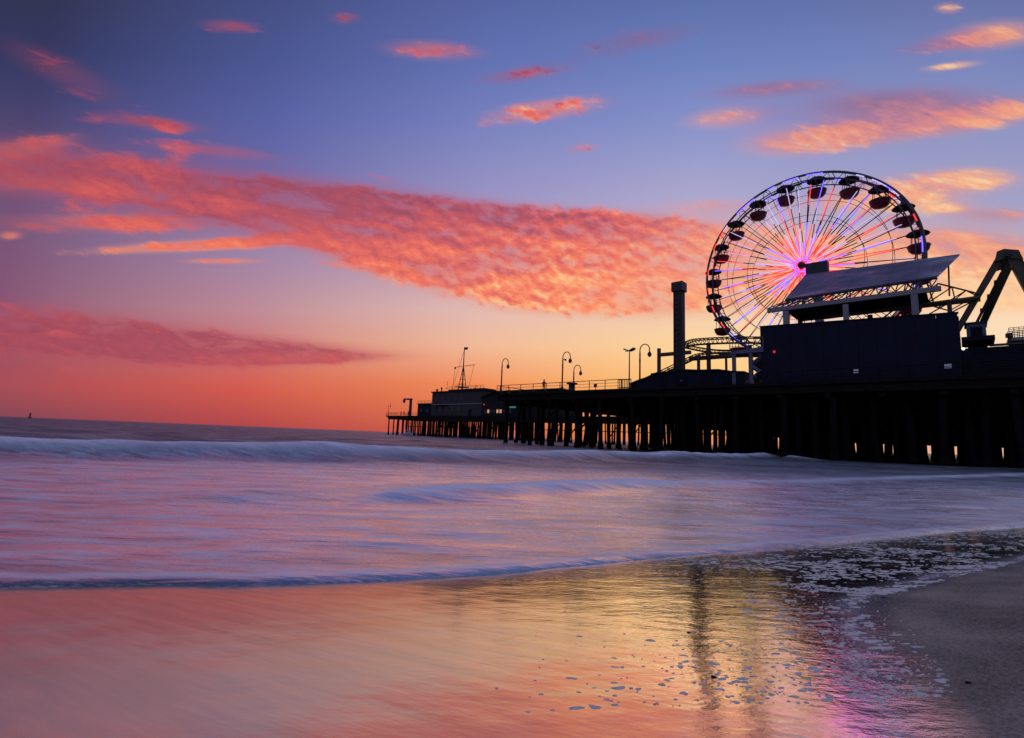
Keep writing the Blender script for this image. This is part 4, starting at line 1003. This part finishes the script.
vb = 3.6
sr = empty('stage_roof', P(hu(845, vb), vb, DECK), 'stage roof of pale steel beams and trusses carrying a row of tilted grey solar panels', 'stage roof')
c0, c1 = hit(767, 308.5, vb), hit(941, 285.5, vb)
def slant(b, uz0, uz1, v0, v1, h): 
    (u0, z0), (u1, z1) = uz0, uz1
    b.hexa([P(u0, v0, z0-h), P(u1, v0, z1-h), P(u1, v1, z1-h), P(u0, v1, z0-h), P(u0, v0, z0), P(u1, v0, z1), P(u1, v1, z1), P(u0, v1, z0)])
b = MB(); slant(b, c0, c1, vb, vb+.35, .42); b.build('front_beam', M['white'], sr)
vback = vb+5.2
cb0 = (c0[0]+2, c0[1]-.1); cb1 = (c1[0]+2.5, c1[1]-.1)
b = MB(); slant(b, cb0, cb1, vback, vback+.35, .42); b.build('rear_beam', M['dsteel'], sr)
b = MB(); slant(b, (c0[0]+1.6, c0[1]-.16), (c1[0]-1.0, c1[1]-.16), vb+.36, vback-.3, .22); b.build('soffit', M['roof'], sr)
for px, y1, w in ((786, 309, .26), (845.5, 302, .22), (914, 292, .24), (949, 300, .16)):
    v = vb+.18 if px != 949 else vb+2
    u_, z_ = hit(px, y1, v); b = MB(); b.pbox(u_-w, u_+w, v-w*.9, v+w*.9, DECK, z_-.25 if px != 949 else z_); b.build('column', M['white'] if px != 949 else M['dsteel'], sr)
for px in (800, 870, 930):
    u_, z_ = hit(px, 315, vback); b = MB(); b.pbox(u_-.2, u_+.2, vback-.2, vback+.2, DECK, z_); b.build('column', M['dsteel'], sr)
# panels: lower edge in front, upper edge farther back
vp0 = vb+1.0
p0 = hit(785, 299, vp0); p1 = hit(937, 276, vp0)
best = min(((abs(hit(805.5, 275, v)[0]-p0[0]), v) for v in np.arange(vp0+.5, vp0+12, .05)))[1]
vp1 = best; p2 = hit(805.5, 274.5, vp1); p3 = hit(959.5, 254, vp1)
th = .16
mb = MB(); mb.hexa([P(p0[0], vp0, p0[1]-th), P(p1[0], vp0, p1[1]-th), P(p3[0], vp1, p3[1]-th), P(p2[0], vp1, p2[1]-th), P(p0[0], vp0, p0[1]), P(p1[0], vp0, p1[1]), P(p3[0], vp1, p3[1]), P(p2[0], vp1, p2[1])])
pn = mb.build('solar_panel', M['panel'], sr)
me = pn.data; uvl = me.uv_layers.new(name='UVMap')
for lp in me.loops:
    w_ = world_of(sr) @ me.vertices[lp.vertex_index].co; q = np.array(w_)-PC
    uvl.data[lp.index].uv = (float(np.dot(q, UD)), float(np.dot(q, VD))*1.3)
print('panel', vp0, vp1, p0, p1, p2, p3)
b = MB(); n = 22
for i in range(n):
    t0 = i/n; t1 = (i+1)/n
    a = P(c0[0]+(c1[0]-c0[0])*t0, vb+.2, c0[1]+(c1[1]-c0[1])*t0+.03); a2 = P(c0[0]+(c1[0]-c0[0])*t1, vb+.2, c0[1]+(c1[1]-c0[1])*t1+.03)
    e = P(p0[0]+(p1[0]-p0[0])*t0, vp0+.1, p0[1]+(p1[1]-p0[1])*t0-.2); e2 = P(p0[0]+(p1[0]-p0[0])*t1, vp0+.1, p0[1]+(p1[1]-p0[1])*t1-.2)
    b.tube(a, e, .055, n=5); b.tube(a if i % 2 else a2, e2 if i % 2 else e, .05, n=5); b.tube(e, e2, .08, n=5)
    tp = P(p2[0]+(p3[0]-p2[0])*t0, vp1-.1, p2[1]+(p3[1]-p2[1])*t0-.25)
    if i % 2 == 0: b.tube(e, tp, .08, n=5)
    if i % 5 == 2: b.tube(tp, P(cb0[0]+(cb1[0]-cb0[0])*t0, vback, cb0[1]+(cb1[1]-cb0[1])*t0), .07, n=5)
b.build('panel_truss', M['dsteel'], sr)
q = hit(948.5, 265, (vp0+vp1)/2+1.2); q2 = hit(949, 291, (vp0+vp1)/2+1.2)
b = MB(); b.tube(P(q[0], (vp0+vp1)/2+1.2, q[1]), P(q2[0], (vp0+vp1)/2+1.2, q2[1]-.5), .07); b.build('prop', M['dsteel'], sr)
# side truss running out to the right
b = MB(); vtr = vb+2
A = [hit(*q, vtr) for q in ((938, 283.5), (952, 287), (966, 290.5), (979, 294))]
B = [hit(*q, vtr) for q in ((900, 306), (928, 302.5), (955, 299.5), (980, 297.5))]
for k in range(3):
    b.tube(P(A[k][0], vtr, A[k][1]), P(A[k+1][0], vtr, A[k+1][1]), .075); 
    b.tube(P(A[k][0], vtr, A[k][1]), P(B[k+1][0], vtr, B[k+1][1]), .05); b.tube(P(A[k+1][0], vtr, A[k+1][1]), P(B[k+1][0], vtr, B[k+1][1]), .05)
b.tube(P(B[0][0]-6, vtr, B[0][1]-.3), P(B[3][0], vtr, B[3][1]), .19)
for k in range(4):
    b.tube(P(A[k][0], vtr, A[k][1]), P(A[k][0]-2, vtr+5, A[k][1]-.1), .05); b.tube(P(B[k][0], vtr, B[k][1]), P(B[k][0]-2, vtr+5, B[k][1]), .06)
b.tube(P(A[0][0]-2, vtr+5, A[0][1]-.1), P(A[3][0]-2, vtr+5, A[3][1]-.1), .07); b.tube(P(B[0][0]-2, vtr+5, B[0][1]), P(B[3][0]-2, vtr+5, B[3][1]), .1)
b.build('side_truss', M['track'], sr)

# ------------------------------------------------------------------ right-hand end: low wall, machine box, A-frame ride, cage
v2 = 1.262
l0, l1 = wr-.35, hu(1180, v2, 340); zlow = hit(1000, 346, v2)[1]
lw_ = empty('low_wall', P(l0, v2, DECK), 'lower dark navy wall stepping down to the right of the tall wall', 'wall')
b = MB()
for k in range(12):
    z0 = DECK+.003+(zlow-DECK)*k/12; b.pbox(l0, l1, v2, v2+.28, z0, z0+(zlow-DECK)/12-.025)
b.build('screen_boards', M['navy2'], lw_)
b = MB(); q0 = hit(956, 338, v2); q1 = hit(995, 338, v2); b.pbox(wr+.1, q1[0], v2-.3, v2+3, hit(975, 341, v2)[1], hit(975, 336.8, v2)[1]); b.build('ledge', M['navy2'], lw_)
b = MB(); q = hit(963.3, 349, v2); b.lathe([(.02, -.1), (.09, -.06), (.09, .06), (.02, .1)], 8, P(q[0], v2-.13, q[1])); b.build('bulkhead_lamp', M['whiteglow'], lw_)
b = MB(); q0, q1 = hit(990, 343.3, v2), hit(1012, 341.6, v2); b.pbox(q0[0], q1[0]+8, v2+.6, v2+1, q0[1]-.1, q1[1]+.02); b.build('rail', M['track'], lw_)
vx = 4.5
q0, q1 = hit(967, 336, vx), hit(985.5, 322.5, vx)
mbx = empty('machine_box', P(q0[0], vx, DECK), 'blue grey machine cabin at the foot of the angled ride arms', 'cabin')
b = MB(); b.pbox(q0[0], q1[0], vx, vx+2.2, DECK+.003, q1[1]); b.build('body', M['olive2'], mbx)
b = MB(); b.pbox(q0[0]-.12, q1[0]+.12, vx-.12, vx+2.3, q1[1]+.003, q1[1]+.12); b.build('roof', M['dsteel'], mbx)
b = MB(); b.pbox(q0[0]+.25, q0[0]+.95, vx-.05, vx+.01, DECK+.4, q1[1]-.3); b.build('door', M['navy2'], mbx)
va_ = 6.2
rd = empty('swing_ride', P(hu(1007, va_, 330), va_, DECK), 'tall olive A-frame ride arms meeting at a peak by the right edge', 'ride')
def arm(name, a, c, v0, v1, r0, r1, m_=M['olive']):
    qa, qc = hit(*a, v0), hit(*c, v1); b = MB(); A_, C_ = Vector(P(qa[0], v0, qa[1])), Vector(P(qc[0], v1, qc[1]))
    d = (C_-A_).normalized(); side = Vector(VD); n_ = d.cross(side).normalized()
    pts = []
    for p, r in ((A_, r0), (C_, r1)): pts += [p-n_*r-side*r, p+n_*r-side*r, p+n_*r+side*r, p-n_*r+side*r]
    b.hexa(pts); return b.build(name, m_, rd)
arm('leg', (1001, 256), (957, 331), va_, va_, .24, .21)
arm('leg', (1008, 268), (978, 334), va_+.0, va_+2.6, .26, .24)
arm('leg', (1012, 257), (1062, 352), va_, va_, .34, .28)
arm('leg', (1018, 262), (1085, 352), va_+2.4, va_+2.6, .28, .24)
arm('hydraulic_ram', (1002, 272), (975, 326), va_+1., va_+1., .10, .10, M['dsteel'])
qa = hit(1006, 255, va_); b = MB()
b.prism([(qa[0]-.75, qa[1]-.6), (qa[0]-.55, qa[1]+.28), (qa[0]-.1, qa[1]+.42), (qa[0]+.75, qa[1]+.12), (qa[0]+.95, qa[1]-.7), (qa[0]+.3, qa[1]-.5), (qa[0], qa[1]-.35)], va_-.5, va_+2.9); b.build('head_block', M['olive'], rd)
b = MB(); b.tube(P(qa[0]+.1, va_-.7, qa[1]-.1), P(qa[0]+.1, va_+3.1, qa[1]-.1), .22, n=12); b.build('axle', M['dsteel'], rd)
for k in range(4):
    x, y = 1003-k*7, 268+k*14; q = hit(x, y, va_+.8); MB().pbox(q[0]-.12, q[0]+.12, va_+.6, va_+1.4, q[1]-.12, q[1]+.12).build('coupling', M['dsteel'], rd)
vg = 3.0
q0, q1 = hit(1009.5, 338, vg), hit(1045, 325, vg)
cg = empty('wire_cage', P(q0[0], vg, DECK), 'open wire cage of thin rods standing on a pale slab at the right edge', 'cage')
b = MB(); b.pbox(q0[0]-.1, q1[0], vg-.2, vg+2, hit(1015, 341, vg)[1], q0[1]); b.build('slab', M['white'], cg)
b = MB()
for v in (vg, vg+1.6):
    for k in range(8): u_ = q0[0]+(q1[0]-q0[0])*k/7; b.tube(P(u_, v, q0[1]), P(u_, v, q1[1]), .03, n=4)
    for k in range(1, 7): z_ = q0[1]+(q1[1]-q0[1])*k/6; b.tube(P(q0[0], v, z_), P(q1[0], v, z_), .022, n=4)
b.build('wire_mesh', M['dsteel'], cg)
b = MB(); b.pbox(q0[0], q1[0], vg+.2, vg+1.8, DECK, hit(1015, 341.3, vg)[1]); b.build('base', M['navy2'], cg)
q0, q1 = hit(1005.5, 338, vg-.5), hit(1012, 334, vg-.5)
tag(MB().pbox(q0[0], q1[0], vg-1.0, vg-.4, q0[1], q1[1]).build('speaker_box', M['dsteel']), 'small dark box perched on the rail left of the wire cage', 'box')
tag(bpy.data.objects['speaker_box'], None); bpy.data.objects['speaker_box'].name = 'equipment_box'
eb = bpy.data.objects['equipment_box']
b = MB(); u_ = (q0[0]+q1[0])/2; b.tube(P(u_, vg-.7, DECK), P(u_, vg-.7, q0[1]), .08); b.build('post', M['dsteel'], eb)

# ------------------------------------------------------------------ far out: a channel buoy
p = at(30, 416, 620)
by = empty('channel_buoy', (p[0], p[1], 0), 'tiny dark channel buoy alone on the left horizon', 'buoy')
b = MB(); b.lathe([(.6, -1), (1.9, -.5), (1.9, .9), (1.2, 1.3), (.3, 1.4)], 12, (p[0], p[1], 0)); b.build('float', M['dsteel'], by)
b = MB()
for k in range(4): q = k*PI/2+.4; b.tube((p[0]+1.1*math.cos(q), p[1]+1.1*math.sin(q), 1.2), (p[0]+.4*math.cos(q), p[1]+.4*math.sin(q), 5), .22)
b.build('lattice', M['dsteel'], by)
b = MB(); b.lathe([(.2, 4.8), (.8, 5.1), (.8, 6.0), (.2, 6.6)], 10, (p[0], p[1], 0)); b.build('lantern', M['dsteel'], by)

# ------------------------------------------------------------------ render settings
vs = sc.view_settings; vs.view_transform = 'Standard'; vs.look = 'None'; vs.exposure = 0; vs.gamma = 1; vs.use_curve_mapping = False
sc.render.engine = 'CYCLES'
sc.cycles.max_bounces = 5; sc.cycles.diffuse_bounces = 2; sc.cycles.glossy_bounces = 3
sc.cycles.use_denoising = True
sc.cycles.sample_clamp_indirect = 4.0
